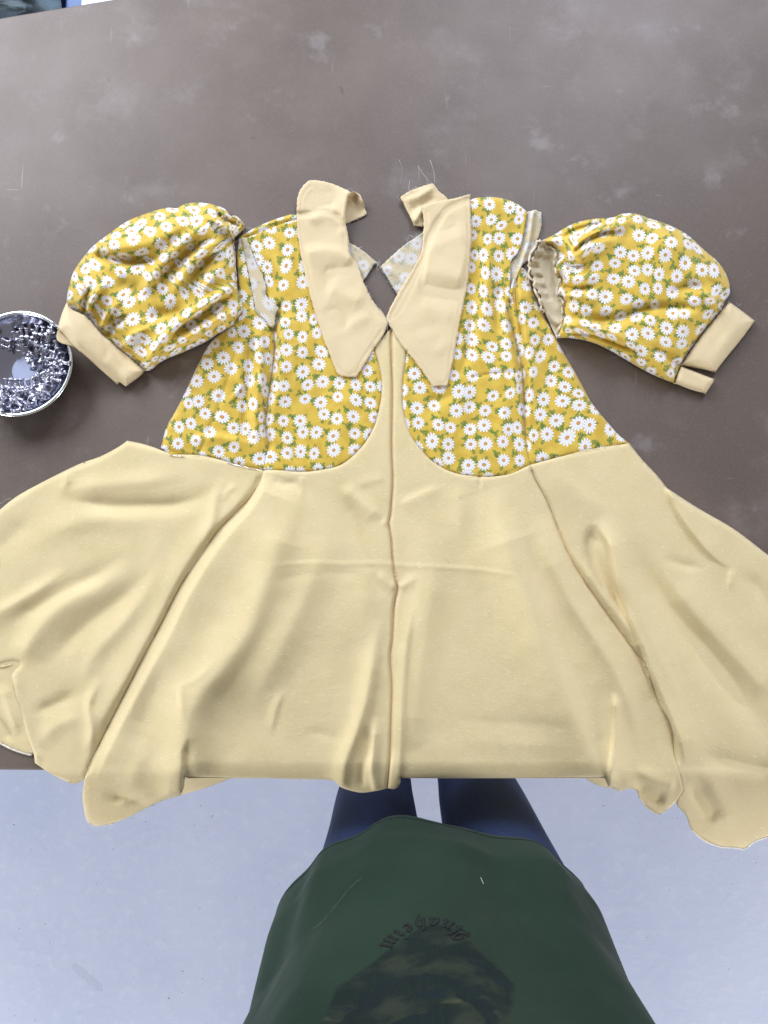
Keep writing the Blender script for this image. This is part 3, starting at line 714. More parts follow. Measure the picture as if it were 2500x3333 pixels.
# white overlocked hems
def hem(pts, r, hf, seed):
    line = smooth(pts, 4.0); J = ([], []); rr = np.random.RandomState(seed)
    H = hf(line); p3 = W(line[:, 0], line[:, 1], (H+0.4)*MM)
    tube('h', p3, r, None, join=J, sides=6)
    for i in range(0, len(line)-1):
        a = p3[i]; d = p3[min(i+1, len(p3)-1)]-p3[max(i-1, 0)]; d = d/np.linalg.norm(d); nrm = np.array([-d[1], d[0], 0])
        tube('t', [a-nrm*0.0018, a+nrm*(0.0012+rr.rand()*0.001)+d*0.0006], 0.0003, None, join=J, sides=4)
    link('hem_overlock', mesh_from('hem_overlock', J[0], J[1]), M_serge, dress)
hem([(-60, 2400), (0, 2419), (33, 2435), (71, 2449), (103, 2457)], 0.0009, lambda P: np.full(len(P), 1.5), 1)
hem([(2251, 2701), (2289, 2734), (2343, 2755), (2387, 2758), (2425, 2761), (2457, 2739), (2500, 2723), (2560, 2705)], 0.0009, HDf, 2)
hem([(2083, 2598), (2105, 2628), (2143, 2649), (2175, 2633)], 0.0004, HDf, 3)
hem([(285, 2672), (300, 2684), (325, 2687), (369, 2680)], 0.0004, HDf, 4)

# ------------------------------------------------------------------ collars
def collar(nm, label, outline, strokes, tail, tail_f, seed, seam_line):
    t = thing(nm, label, 'collar', tuple(W(*np.mean([(p[0], p[1]) for p in outline], axis=0), 0.012)), 'pointed collar pieces')
    pl = smooth(outline, 5.0, closed=True)
    f0 = Field(0, pl, 9, None, strokes, ((110, 0.9, seed), (40, 0.4, seed+1)))
    def f(P):
        H = np.zeros(len(P))
        for s in f0.strokes: s(P, H)
        for sc, am, sd in f0.noise: H += am*vnoise(P, sc, sd)
        # rides on whatever lies beneath
        under = 6.5+0.35*vnoise(P, 120, 21)
        d, _, _ = dist(P, pl, True)
        k = np.clip(d/9, 0, 1); k = np.sqrt(1-(1-k)**2)
        return np.maximum(under, HDf(P)+0.4) + 1.0 + np.maximum(H+1.8, 0.5)*(0.35+0.65*k)
    for s in seam_line: f0.strokes.append(Stroke(s, -0.7, 3, 3, 0.0, 0.0))
    panel('collar_leaf', fringe(pl, 1.3, seed), f, M_peach, t, 5, uvoff=(seed, 1), thick=0.6)
    tl = smooth(tail, 5.0, closed=True)
    panel('collar_stand', fringe(tl, 1.2, seed+2), tail_f, M_peach, t, 5, uvoff=(seed, 5))
    return t
collar('collar_piece', 'pale collar piece with curled top end, left of the neck opening', 
  [(1005,588),(989,602),(972,631),(966,675),(967,740),(978,821),(991,886),(1016,984),(1046,1082),(1075,1158),(1097,1212),(1108,1223,1),(1135,1227),(1160,1228,1),(1184,1190),(1217,1136),(1246,1092),(1263,1055,1),(1252,1027),(1217,984),(1189,930),(1162,859),(1138,821),(1135,778),(1127,734),(1124,707),(1127,669),(1132,642),(1146,626,1),(1130,618),(1075,596),(1032,587)],
  [([(985,650),(1040,660),(1110,650)], -2.2, 24, 20, 0.2, 0.3), ([(1000,720),(1060,690),(1110,690)], 3.0, 20, 26, 0.2, 0.2),
   ([(990,825),(1050,815),(1110,825),(1150,850)], 4.5, 18, 44, 0.1, 0.1), ([(1040,900),(1090,880),(1150,870)], -3.0, 26, 26, 0.3, 0.2),
   ([(1060,930),(1120,960),(1190,985)], 3.2, 26, 30, 0.2, 0.2), ([(1050,1000),(1110,1040),(1130,1090)], -2.5, 26, 22, 0.3, 0.3),
   ([(1120,1080),(1170,1040),(1220,1030)], 2.2, 18, 26, 0.3, 0.3), ([(1100,780),(1120,740),(1110,700)], 1.6, 12, 14, 0.3, 0.3),
   ([(1130,740),(1132,660),(1140,630)], 6, 26, 14, 0.3, 0.0)],
  [(1110,650),(1132,640),(1146,626),(1160,626),(1170,631,1),(1184,664),(1192,690),(1194,697,1),(1162,713),(1130,726,1),(1100,730)],
  Field(2.0, None, 8, None, [([(1135,628),(1155,624),(1172,636),(1190,680)], 9, 10, 10, 0.0, 0.3)], ((40, 0.6, 3),)), 31,
  [[(1012,602),(985,640),(979,740),(990,821),(1004,886),(1028,980),(1058,1076),(1087,1150),(1115,1210),(1155,1214),(1172,1180),(1205,1130),(1246,1070)], [(1118,640),(1112,700),(1118,760),(1124,820)]])
collar('collar_piece', 'pale collar piece with a square cut top, right of the neck opening',
  [(1371,672,1),(1401,661),(1455,650),(1500,640),(1531,631,1),(1532,686),(1536,767),(1531,832),(1520,930),(1504,1011),(1488,1092),(1474,1174),(1461,1234),(1455,1258,1),(1434,1255),(1409,1258,1),(1374,1206),(1325,1144),(1282,1082),(1257,1038,1),(1263,1017),(1298,951),(1347,870),(1371,821),(1377,767),(1379,713)],
  [([(1385,800),(1440,790),(1500,770),(1530,765)], 1.6, 24, 24, 0.2, 0.2), ([(1375,880),(1440,890),(1510,905)], 4.2, 44, 34, 0.1, 0.1),
   ([(1360,930),(1430,950),(1505,955)], -2.8, 24, 30, 0.2, 0.1), ([(1340,1000),(1410,1010),(1490,1030)], 2.0, 30, 30, 0.3, 0.2),
   ([(1330,1080),(1400,1060),(1450,1050)], -1.2, 24, 24, 0.3, 0.3), ([(1400,1160),(1440,1130),(1470,1100)], 1.4, 24, 24, 0.3, 0.3),
   ([(1400,720),(1460,730),(1500,700)], -1.8, 24, 24, 0.3, 0.3)],
  [(1303,642,1),(1336,621),(1375,606),(1409,596,1),(1428,621),(1447,637),(1460,660),(1400,720),(1374,737,1),(1347,734,1),(1338,710),(1325,686),(1315,664)],
  Field(5.0, None, 8, None, [([(1310,655),(1360,640),(1420,600)], 3, 12, 14, 0.2, 0.2), ([(1330,690),(1370,670),(1420,640)], -2.5, 14, 12, 0.2, 0.2), ([(1345,730),(1362,700),(1378,672)], 5, 12, 8, 0.2, 0.2)], ((40, 0.8, 3),)), 45,
  [[(1361,867),(1312,955),(1275,1020),(1270,1040),(1300,1090),(1390,1210),(1412,1243),(1450,1244),(1463,1170),(1480,1088),(1495,1008),(1510,930),(1520,832),(1524,767),(1521,690),(1520,645)],[(1388,690),(1390,760),(1384,820),(1361,867)]])

# ------------------------------------------------------------------ sleeves
def dome(pl, Hm, Rr, pw=0.5):
    line = pl[::3]
    def g(P):
        d, _, _ = dist(P, line, True); k = np.clip(d/Rr, 0, 1)
        return Hm*np.sqrt(np.clip(1-(1-k)**2, 0, 1))
    return g
def sleeve(label, outline, strokes, Hm, Rr, uvoff, uvrot):
    t = thing('puff_sleeve', label, 'sleeve', tuple(W(*np.mean([(p[0], p[1]) for p in outline], axis=0), 0.0)), 'gathered puff sleeves')
    pl = smooth(outline, 6.0, closed=True)
    g = dome(pl, Hm, Rr)
    st = [Stroke(*a) for a in strokes]
    def f(P):
        H = np.full(len(P), 0.0)
        for s in st: s(P, H)
        H += 0.8*vnoise(P, 60, 13)+0.25*vnoise(P, 25, 14)
        gg = g(P)
        return np.maximum(gg + 1.5*H*np.clip(gg/(Hm*0.55), 0, 1) + 1.0, 0.6)
    panel('sleeve_body', pl, f, M_daisy, t, 5, uvrot=uvrot, uvoff=uvoff)
    return t, f
def ruf(a, b, n, amp, side=1):
    a = np.array(a, float); b = np.array(b, float); d = b-a; nn = np.array([d[1], -d[0]])/np.linalg.norm(d)
    return [tuple(a+d*i/n + nn*amp*(1 if i % 2 else -1)*side*(0.6+0.4*math.sin(i*2.3))) for i in range(1, n)]
LS_ = [(743,691),(751,703)] + ruf((751,703),(797,734),5,4) + [(797,736),(781,760),(762,783),(766,832),(768,897),(778,957),(797,1006,1),(781,1027),(760,1060),(711,1087),(678,1109),(597,1147),(532,1174),(488,1206),(472,1207,1),(434,1174),(380,1130),(325,1082),(282,1033),(233,1008),(216,985,1),(222,941),(239,886),(271,838),(304,800),(353,762),(418,718),(488,691),(543,676),(575,677),(602,664),(651,659),(700,667),(732,680)]
lsl, lf = sleeve('daisy print puff sleeve overlapping the bowl of pushpins', LS_, [
   ([(287,827),(380,846),(450,850),(540,835)], -9, 20, 16, 0.15, 0.4), ([(290,790),(390,800),(480,790),(600,730),(680,690)], 7, 40, 34, 0.2, 0.3),
   ([(466,960),(510,875),(559,821),(624,762),(694,738)], 7, 14, 30, 0.15, 0.1), ([(500,960),(545,890),(600,830),(680,770)], -6, 16, 16, 0.2, 0.2),
   ([(560,960),(608,875),(651,821),(721,783)], 7, 14, 24, 0.2, 0.1), ([(600,960),(650,880),(700,830),(740,800)], -5, 14, 14, 0.2, 0.2),
   ([(650,960),(700,890),(745,850)], 4, 14, 20, 0.2, 0.2),
   ([(480,1190),(515,1120),(590,1045),(690,975),(775,920)], 8, 14, 26, 0.1, 0.1), ([(540,1100),(640,1040),(740,970),(780,950)], -6, 14, 16, 0.2, 0.1),
   ([(520,1150),(620,1095),(720,1035),(785,1005)], 6, 14, 18, 0.2, 0.1),
   ([(560,1140),(650,1100),(740,1050)], -3, 8, 8, 0.2, 0.1),
   ([(285,1020),(300,975),(335,930),(360,915)], 7, 8, 10, 0.05, 0.4), ([(262,1015),(262,960),(275,900)], 4, 8, 10, 0.05, 0.4),
   ([(330,1070),(350,1020),(400,970)], 5, 8, 12, 0.05, 0.4), ([(272,1015),(280,965),(305,925)], -5, 6, 6, 0.05, 0.4),
   ([(350,1100),(370,1060),(430,1020)], -4, 8, 10, 0.05, 0.4), ([(400,1130),(430,1090),(500,1060)], 4, 8, 14, 0.05, 0.4),
   ([(700,690),(735,715),(775,735)], -6, 8, 8, 0.2, 0.0), ([(660,700),(710,725),(760,755)], 6, 8, 12, 0.3, 0.0),
   ([(720,690),(750,705),(785,720)], 5, 7, 7, 0.2, 0.0), ([(690,740),(730,760),(765,790)], -5, 7, 8, 0.3, 0.0),
   ([(380,900),(420,940),(470,960)], -3, 30, 24, 0.3, 0.3), ([(620,1000),(560,1020),(470,1040)], -4, 24, 24, 0.3, 0.3)],
   30, 95, (1, 5), 0.4)
def cuff(t, poly, f, mat=M_peach, name='cuff', step=5, label=None):
    pl = smooth(poly, 5.0, closed=True); return panel(name, pl, f, mat, t, step, thick=0.8, label=label)
cp = [(217,984,1),(233,1006),(282,1031),(325,1080),(380,1128),(434,1172),(472,1206,1),(455,1225),(410,1258,1),(398,1250),(391,1243,1),(382,1251,1),(325,1201),(271,1152),(233,1120),(205,1085),(187,1071,1),(195,1040),(205,1010)]
pl_ = smooth(cp, 5, closed=True); gc = dome(pl_, 13, 45)
def bowl_lift(P):
    d = np.hypot(P[:, 0]-60, P[:, 1]-1182); return 32*np.clip((330-d)/125, 0, 1)**1.2
LFF = Field(0, None, 8, None, [([(300,1060),(350,1090),(350,1150)], 2.0, 14, 18, 0.3, 0.3), ([(240,1040),(300,1100),(380,1180),(430,1230)], -1.5, 20, 20, 0.2, 0.2), ([(330,1100),(350,1130),(330,1190)], -1.4, 14, 14, 0.3, 0.3)], ((50, 0.8, 4),))
cuff(lsl, cp, lambda P: gc(P)+LFF(P)+4+bowl_lift(P)+2)
ci = [(190,1072,1),(205,1085),(233,1118),(262,1146),(240,1128),(201,1117,1),(187,1108),(184,1095),(186,1080)]
cuff(lsl, ci, lambda P: 37.5+0*P[:, 0], M_peach, 'cuff_lining')
# lift the sleeve where it lies against the bowl
RS_ = [(1763,783,1),(1806,762),(1833,745),(1871,726),(1926,713),(1996,707),(2023,696),(2067,695),(2121,713),(2170,729),(2235,762),(2289,810),(2343,859),(2370,908),(2376,951),(2360,984),(2349,1011,1),(2278,1098),(2216,1190),(2194,1247,1),(2143,1228),(2088,1201),(2023,1163),(1953,1125),(1904,1109),(1855,1101),(1812,1101,1)]
RS_ += [(1818,1075),(1832,1040),(1834,1000),(1840,985),(1828,968),(1812,958),(1818,935),(1830,915),(1822,900),(1803,885),(1808,860),(1818,830),(1808,812),(1795,800),(1775,795)]
rsl, rf = sleeve('daisy print puff sleeve lying clear of the bowl, its gathered end open', RS_, [
   ([(1850,850),(1880,800),(1940,760),(2010,735),(2070,715)], 8, 12, 20, 0.1, 0.2), ([(1860,830),(1900,790),(1960,760),(2030,745)], -7, 9, 10, 0.1, 0.3),
   ([(1830,780),(1860,755),(1920,735),(1990,720)], -5, 9, 9, 0.1, 0.2), ([(1860,850),(1900,815),(1960,790),(2040,775)], 6, 10, 24, 0.1, 0.4),
   ([(2010,720),(2060,700),(2100,740)], 3, 16, 16, 0.3, 0.3),
   ([(1835,1000),(1900,1040),(2000,1040),(2100,1010),(2200,1000),(2330,1010)], -5, 20, 20, 0.1, 0.2),
   ([(1820,1060),(1900,1060),(2000,1090),(2090,1140)], 6, 16, 14, 0.1, 0.2), ([(1840,1085),(1930,1090),(2010,1120),(2095,1150)], -4, 8, 8, 0.1, 0.2),
   ([(2100,1120),(2160,1150),(2215,1200)], -4, 20, 16, 0.3, 0.1), ([(2150,960),(2230,940),(2330,930)], -4, 26, 30, 0.3, 0.3),
   ([(1830,900),(1880,910),(1960,890)], 4, 14, 14, 0.1, 0.4), ([(1825,960),(1880,965),(1960,980)], 4, 12, 14, 0.1, 0.4),
   ([(1820,860),(1870,870),(1930,850)], -4, 10, 10, 0.1, 0.4), ([(1825,935),(1880,940),(1950,930)], -4, 10, 10, 0.1, 0.4),
   ([(2340,985),(2290,960),(2230,950)], 4, 10, 10, 0.05, 0.5), ([(2365,970),(2330,930),(2280,900)], -3, 14, 14, 0.05, 0.5),
   ([(2100,830),(2200,800),(2270,830)], 4, 60, 50, 0.3, 0.3)],
   30, 95, (6, 2), -0.2)
oi = [(1763,783,1)] + ruf((1763,783),(1722,870),9,5) + [(1722,870)] + ruf((1722,870),(1765,985),11,6) + [(1765,985),(1780,1030),(1812,1101,1),(1850,1090),(1870,1000),(1860,900),(1850,820),(1810,780)]
pl_ = smooth(oi, 5, closed=True)
ifld = Field(6, None, 8, None, [([(1763,783),(1722,870),(1742,925),(1765,985),(1800,1060)], 14, 14, 14, 0.0, 0.3), ([(1775,830),(1790,900),(1800,980)], -5, 22, 22, 0.1, 0.1),
    ([(1770,1010),(1800,1040),(1830,1060)], 3, 10, 10)] + [([(1730+a, b), (1765+a, b+6)], 3.0*(1 if i % 2 else -1), 5, 5, 0.0, 0.3) for i, (a, b) in enumerate([(15,800),(8,815),(2,830),(-4,848),(-6,866),(2,884),(8,900),(14,918),(20,935),(24,952),(30,970)])], ((24, 1.2, 4),))
panel('sleeve_lining', pl_, lambda P: np.maximum(ifld(P), 1.5), M_cream, rsl, 4)
cp = [(2349,1011,1),(2375,982,1),(2414,1011),(2457,1044,1),(2414,1103),(2365,1163),(2327,1212,1),(2300,1205),(2267,1198),(2216,1190,1),(2278,1098)]
pl_ = smooth(cp, 5, closed=True); gc2 = dome(pl_, 11, 40)
FF2 = Field(0, None, 8, None, [([(2420,1020),(2380,1080),(2320,1160)], 1.5, 26, 26, 0.3, 0.3)], ((50, 0.6, 4),))
cuff(rsl, cp, lambda P: gc2(P)+FF2(P)+4)
cp = [(2216,1190,1),(2267,1211),(2325,1234,1),(2322,1243),(2310,1262),(2297,1281,1),(2251,1269),(2194,1247,1),(2203,1220)]
pl_ = smooth(cp, 5, closed=True); gc3 = dome(pl_, 9, 22)
cuff(rsl, cp, lambda P: gc3(P)+3.5, name='cuff_tab')
# gathered raw edges: little cream frills with wiggle
def frill(line, hf, amp, parent, seed, r=0.0009):
    L = smooth(line, 5.0); rr = np.random.RandomState(seed); J = ([], [])
    nx = np.gradient(L, axis=0); nx /= np.linalg.norm(nx, axis=1)[:, None]; nn = np.stack([-nx[:, 1], nx[:, 0]], -1)
    s = np.arange(len(L))
    wob = np.sin(s*1.15+2.2*np.sin(s*0.37)+rr.rand()*6)*(0.55+0.45*np.sin(s*0.23+2))+0.6*np.sin(s*0.53+1)
    Pp = L+nn*(wob*amp)[:, None]
    H = hf(L)+2+1.5*np.cos(s*1.15)
    a = W(Pp[:, 0], Pp[:, 1], H*MM); b = W((Pp+nn*7)[:, 0], (Pp+nn*7)[:, 1], (H-2)*MM)
    n = len(L); V = list(map(tuple, a))+list(map(tuple, b)); Fc = [(i, i+1, n+i+1, n+i) for i in range(n-1)]
    uv = np.concatenate([np.stack([s*0.1, s*0], -1), np.stack([s*0.1, s*0+0.15], -1)])
    o = link('gathered_edge', mesh_from('gathered_edge', V, Fc, uv), M_cream, parent)
    m = o.modifiers.new('thickness', 'SOLIDIFY'); m.thickness = 0.0008
frill([(735,690),(752,704),(770,706),(792,722),(796,738),(780,758)], lf, 3.5, lsl, 1)
frill([(725,700),(742,716),(752,740),(760,765),(764,800)], lf, 3.2, lsl, 7)
frill([(764,800),(768,860),(770,900),(778,957),(792,1000)], lambda P: lf(P)-1, 1.6, lsl, 2)
frill([(1763,785),(1745,800),(1732,830),(1724,868),(1740,920),(1758,975),(1775,1015)], ifld, 4.5, rsl, 3)
frill([(1775,797),(1800,806),(1812,830),(1806,870),(1824,905),(1816,950),(1834,985),(1832,1040),(1816,1090)], rf, 2.6, rsl, 4)

# ------------------------------------------------------------------ pins, threads
def straight_pin(a, b, h, label):
    pa = W(a[0], a[1], h*MM); pb = W(b[0], b[1], h*MM)
    t = thing('straight_pin', label, 'pin', tuple(pa), 'dressmaking pins in the waist seam')
    tube('shaft', [pa, (pa+pb)/2+np.array([0, 0, 0.0004]), pb], 0.00045, M_needle, t, 6)
    d = (pb-pa)/np.linalg.norm(pb-pa)
    tube('pin_head', [pb-d*0.0003, pb+d*0.0006], 0.0008, M_needle, t, 8)
hp = lambda x, y: float(HDf(np.array([[x, y]], float))[0])
straight_pin((740, 1507), (836, 1529), max(hp(740, 1507), hp(836, 1529))+1.2, 'bright straight pin through the waist seam beside the skirt fold')
straight_pin((553, 1482), (597, 1485), hp(575, 1484)+1.2, 'dull straight pin near the outer end of the waist seam')

J = ([], [])
def fib(pts, h, r=0.00012, bend=0):
    P = smooth(pts, 12.0); z = np.linspace(h, h, len(P)); tube('f', W(P[:, 0], P[:, 1], z*MM), r, None, join=J, sides=3)
for pts, h in [([(1398,598),(1385,575),(1372,560),(1360,540)],6),([(1415,598),(1412,560),(1400,520)],7),([(1330,620),(1333,590)],8),([(1300,650),(1290,640),(1300,632)],8),
   ([(1330,790),(1318,775),(1330,765),(1350,770),(1360,760)],5),([(1325,785),(1335,768),(1355,775)],5),([(1165,808),(1180,802)],6),([(1228,858),(1240,872),(1225,880),(1232,862)],5),
   ([(1232,860),(1236,846)],5),([(1133,618),(1140,612),(1148,620)],9),([(785,775),(765,790)],9),([(0,1640),(20,1625),(10,1615)],4),([(20,1625),(35,1622)],4),
   ([(2395,985),(2405,995),(2412,990)],12),([(1240,1080),(1255,1100),(1262,1060)],12),([(770,730),(800,740),(830,745)],8),([(785,985),(815,988),(835,990)],9),
   ([(1300,520),(1310,560),(1302,600)],1)]:
    fib(pts, h)
r_ = np.random.RandomState(3)
for line, h, n in [([(1189,930),(1217,984),(1250,1025)],10,45),([(1303,642),(1336,621),(1409,596)],7,40),([(1108,1225),(1160,1230)],9,12),([(1230,857),(1292,954)],5,36),
                   ([(1138,789),(1230,857)],5,30),([(1194,694),(1130,726)],4,22),([(1409,1260),(1455,1260)],9,12),([(1238,867),(1371,759)],5,30),([(1257,1038),(1325,1144)],10,20)]:
    L = smooth(line, 2.0)
    for k in range(n):
        p = L[r_.randint(len(L))]; a = r_.rand()*6.28; l = 3+r_.rand()*7
        fib([tuple(p), (p[0]+math.cos(a)*l*0.6, p[1]+math.sin(a)*l*0.6), (p[0]+math.cos(a+0.6)*l, p[1]+math.sin(a+0.6)*l)], h, 0.0001)
tf = link('thread_lint', mesh_from('thread_lint', J[0], J[1]), M_fibre); tag(tf, 'fine pale threads and lint frayed from the collar and neck edges', 'lint', kind='stuff')

# ------------------------------------------------------------------ bowl of pushpins
bh = 0.034
bc = W(58, 1182, bh); R = 0.0672
bowl = thing('magnetic_bowl', 'round polished steel bowl full of metal pushpins', 'bowl', (float(bc[0]), float(bc[1]), TZ))
bcen = (float(bc[0]), float(bc[1]), TZ)
prof = [(0.0005, 0.004), (0.022, 0.004), (0.026, 0.0045), (0.036, 0.007), (0.047, 0.012), (0.056, 0.0195), (0.0615, 0.027), (0.0635, 0.0315), (0.0640, 0.0335)]
pr2 = [(0.0665, 0.0325), (0.0660, 0.030), (0.060, 0.018), (0.050, 0.008), (0.040, 0.003), (0.036, 0.001), (0.0005, 0.001)]
lathe('body', prof+pr2, M_steel, bowl, bcen, 96)
lathe('rim', [(0.0636+0.0022*(1-math.cos(a)), 0.0335+0.0018*math.sin(a)) for a in np.linspace(0, 2*math.pi, 13)], M_rim, bowl, bcen, 96)
V_ = [(bcen[0]+r*math.cos(2*math.pi*k/64), bcen[1]+r*math.sin(2*math.pi*k/64), bcen[2]+z) for r, z in ((0.0205, 0.0056), (0.0214, 0.0048), (0.0214, 0.0035)) for k in range(64)]
F_ = [tuple(range(64))]+[(j*64+k, (j+1)*64+k, (j+1)*64+(k+1) % 64, j*64+(k+1) % 64) for j in range(2) for k in range(64)]
link('floor_disc', mesh_from('floor_disc', V_, F_, smooth_on=False), M_disc, bowl)
def pin_mesh():
    V = []; Fc = []; prof = [(0.0001, 0.0), (0.0028, 0.0), (0.0030, 0.0004), (0.0030, 0.0010), (0.0023, 0.0016), (0.0018, 0.003), (0.0017, 0.006), (0.0019, 0.0078), (0.0026, 0.0088), (0.0042, 0.0093), (0.0043, 0.0102), (0.0038, 0.0107), (0.0001, 0.0108)]
    seg = 14
    for r, z in prof:
        for k in range(seg): a = 2*math.pi*k/seg; V.append((r*math.cos(a), r*math.sin(a), z))
    for i in range(len(prof)-1):
        for k in range(seg): a = i*seg+k; b = i*seg+(k+1) % seg; Fc.append((a, b, b+seg, a+seg))
    return mesh_from('pushpin', V, Fc)
PM = pin_mesh(); PM.materials.append(M_pinb)
NJ = ([], []); tube('n', [(0, 0, 0.0105), (0, 0, 0.0205), (0, 0, 0.0215)], 0.00042, None, join=NJ, sides=6)
NM = mesh_from('needle', NJ[0], NJ[1]); NM.materials.append(M_needle)
def pushpin(px, py, h, axis, label, group):
    """head (narrow grip top) at the point, needle along axis"""
    p = W(px, py, h); o = bpy.data.objects.new('pushpin', PM); S.collection.objects.link(o)
    q = Vector(axis).to_track_quat('Z', 'Y'); o.rotation_mode = 'QUATERNION'; o.rotation_quaternion = q; o.location = tuple(p); o.scale = (1.18, 1.18, 1.12)
    tag(o, label, 'pushpin', group)
    n = bpy.data.objects.new('needle', NM); S.collection.objects.link(n); n.parent = o
    return o
def wall_h(px, py, lift=0.004):
    p = W(px, py, 0.022); r = math.hypot(p[0]-bcen[0], p[1]-bcen[1])
    zz = np.interp(r, [q[0] for q in prof], [q[1] for q in prof]); return float(zz)+lift
far_row = [(40,1088),(57,1088),(67,1076),(86,1076),(108,1080),(122,1068),(141,1072),(164,1074),(172,1064)]
G1 = 'pushpins standing in the far row'
names = ['outermost on the cut off side', 'second from the cut off side', 'third from the cut off side', 'fourth from the cut off side', 'in the middle', 'just past the middle', 'third from the cuff', 'second from the cuff', 'nearest the cuff']
for i, (x, y) in enumerate(far_row):
    p = W(x, y, 0.03); d = Vector((bcen[0]-p[0], bcen[1]-p[1], 0)).normalized()
    pushpin(x, y-10, wall_h(x, y, 0.012), (d.x*0.75+rng.randn()*0.08, d.y*0.75+rng.randn()*0.05, -0.55), 'metal pushpin in the far row inside the bowl, '+names[i], G1)
near_row = [(18,1236),(36,1238),(53,1239),(69,1238),(90,1240),(108,1231),(128,1228)]
G2 = 'pushpins standing in the near row'
nn2 = ['at the frame side end', 'second from the frame side', 'third from the frame side', 'in the middle', 'third from the rim end', 'second from the rim end', 'at the rim end']
for i, (x, y) in enumerate(near_row):
    pushpin(x, y-6, 0.020, (0.05*rng.randn(), -0.75, -0.45), 'metal pushpin in the near row inside the bowl, '+nn2[i], G2)
left = [((6,1126),(0.9,-0.25,-0.05)), ((8,1106),(0.9,-0.3,-0.05))]
for (x, y), ax in left: pushpin(x, y, wall_h(x, y, 0.008), ax, 'metal pushpin lying flat against the inner wall at the frame side, ' + ('lower' if y > 1110 else 'upper') + ' of two', 'pushpins on the frame side of the bowl')
groups = {'a': ('pushpins heaped below the far row', 'metal pushpin in the jumble below the far row'),
          'b': ('pushpins piled along the right wall', 'metal pushpin in the right wall pile'),
          'c': ('pushpins piled along the near wall', 'metal pushpin in the near wall heap')}
def where(x, y):
    dx, dy = x-60, y-1182
    r = math.hypot(dx, dy)
    ring = 'near the floor disc' if r < 85 else ('midway up the wall' if r < 125 else 'by the rim')
    a = math.degrees(math.atan2(-dy, dx))
    side = 'cuff side' if a > 25 else 'right side' if a > -25 else 'lower right' if a > -62 else 'bottom side' if a > -100 else 'lower left'
    return ring+', '+side
def jumble(key, pts, lift):
    for k_, (x, y) in enumerate(pts):
        if k_ % 4 == 3: continue
        a = rng.rand()*6.28
        p_ = W(x, y, 0.02); ix_, iy_ = bcen[0]-p_[0], bcen[1]-p_[1]
        if math.hypot(ix_, iy_) > 0.035 and math.cos(a)*ix_+math.sin(a)*iy_ < 0: a += math.pi
        pushpin(x+rng.randn()*2, y+rng.randn()*2, wall_h(x, y, lift+rng.rand()*0.008), (math.cos(a), math.sin(a), rng.randn()*0.3), groups[key][1]+', '+where(x, y), groups[key][0])
jumble('a', [(78,1115),(85,1130),(103,1145),(112,1155),(126,1125),(140,1135),(150,1148),(135,1152),(165,1125),(176,1110),(186,1128),(200,1125),(178,1148),(160,1150),(122,1140),(100,1118)], 0.006)
jumble('b', [(88,1180),(100,1178),(150,1178),(165,1170),(178,1160),(192,1162),(205,1178),(220,1172),(228,1185),(210,1190),(190,1185),(170,1190),(148,1192),(130,1204),(150,1210),(168,1205),(188,1205),(205,1208),(218,1210),(226,1205),(130,1186),(196,1222),(180,1225),(210,1222),(162,1222),(200,1240),(186,1245),(160,1240),(145,1240),(175,1258),(155,1258),(215,1228),(140,1222)], 0.006)
jumble('c', [(10,1262),(30,1268),(48,1272),(66,1270),(85,1275),(102,1262),(120,1262),(138,1272),(5,1290),(22,1300),(40,1305),(60,1300),(78,1305),(96,1298),(112,1290),(128,1285),(145,1280),(10,1320),(32,1328),(52,1330),(72,1325),(92,1318),(110,1308),(20,1282),(56,1286),(88,1288),(126,1300),(60,1342),(36,1342),(5,1340),(80,1334)], 0.006)

# ------------------------------------------------------------------ things past the far edge of the table
def blob(name, px, py, h, sx, sy, sz, mat, label, cat, seed, wr=0.25):
    c = W(px, py, h); V = []; Fc = []; nu, nv = 40, 24; rr = np.random.RandomState(seed)
    P = []
    for j in range(nv+1):
        for i in range(nu):
            th = math.pi*j/nv; ph = 2*math.pi*i/nu
            x, y, z = math.sin(th)*math.cos(ph), math.sin(th)*math.sin(ph), math.cos(th)
            k = 1+wr*float(vnoise(np.array([[x*3+y*2+5, z*3+y+5]]), 0.6, seed)[0])
            V.append((c[0]+sx*k*np.sign(x)*abs(x)**0.6, c[1]+sy*k*np.sign(y)*abs(y)**0.6, c[2]+sz*k*np.sign(z)*abs(z)**0.6))
    for j in range(nv):
        for i in range(nu):
            a = j*nu+i; b = j*nu+(i+1) % nu; Fc.append((a, a+nu, b+nu, b))
    o = link(name, mesh_from(name, V, Fc), mat); return tag(o, label, cat)
M_bag = flat_mat('grey_green_cloth', (0.15, 0.21, 0.24), 0.6, 0, 18, 0.45, 0.01)
blob('fabric_bundle', -60, -40, -0.06, 0.10, 0.06, 0.04, M_bag, 'crumpled grey green fabric bundle beyond the far table corner', 'fabric', 3)
def crate(px, py, h, sx, sy, sz, mat, label, cat, name):
    c = W(px, py, h); t = thing(name, label, cat, tuple(c))
    x0, x1, y0, y1, z0, z1 = c[0]-sx, c[0]+sx, c[1]-sy, c[1]+sy, c[2]-sz, c[2]
    box('box_base', x0, x1, y0, y1, z0, z1-0.02, mat, t, 0.004); box('lid', x0-0.006, x1+0.006, y0-0.006, y1+0.006, z1-0.0198, z1, mat, t, 0.004)
crate(185, -80, -0.10, 0.042, 0.08, 0.3, flat_mat('navy_plastic', (0.008, 0.02, 0.07), 0.4), 'dark navy lidded storage box beyond the table', 'box', 'storage_box')
crate(268, -60, -0.08, 0.018, 0.06, 0.3, flat_mat('blue_plastic', (0.02, 0.10, 0.30), 0.4), 'bright blue narrow storage box beyond the table', 'box', 'storage_box')
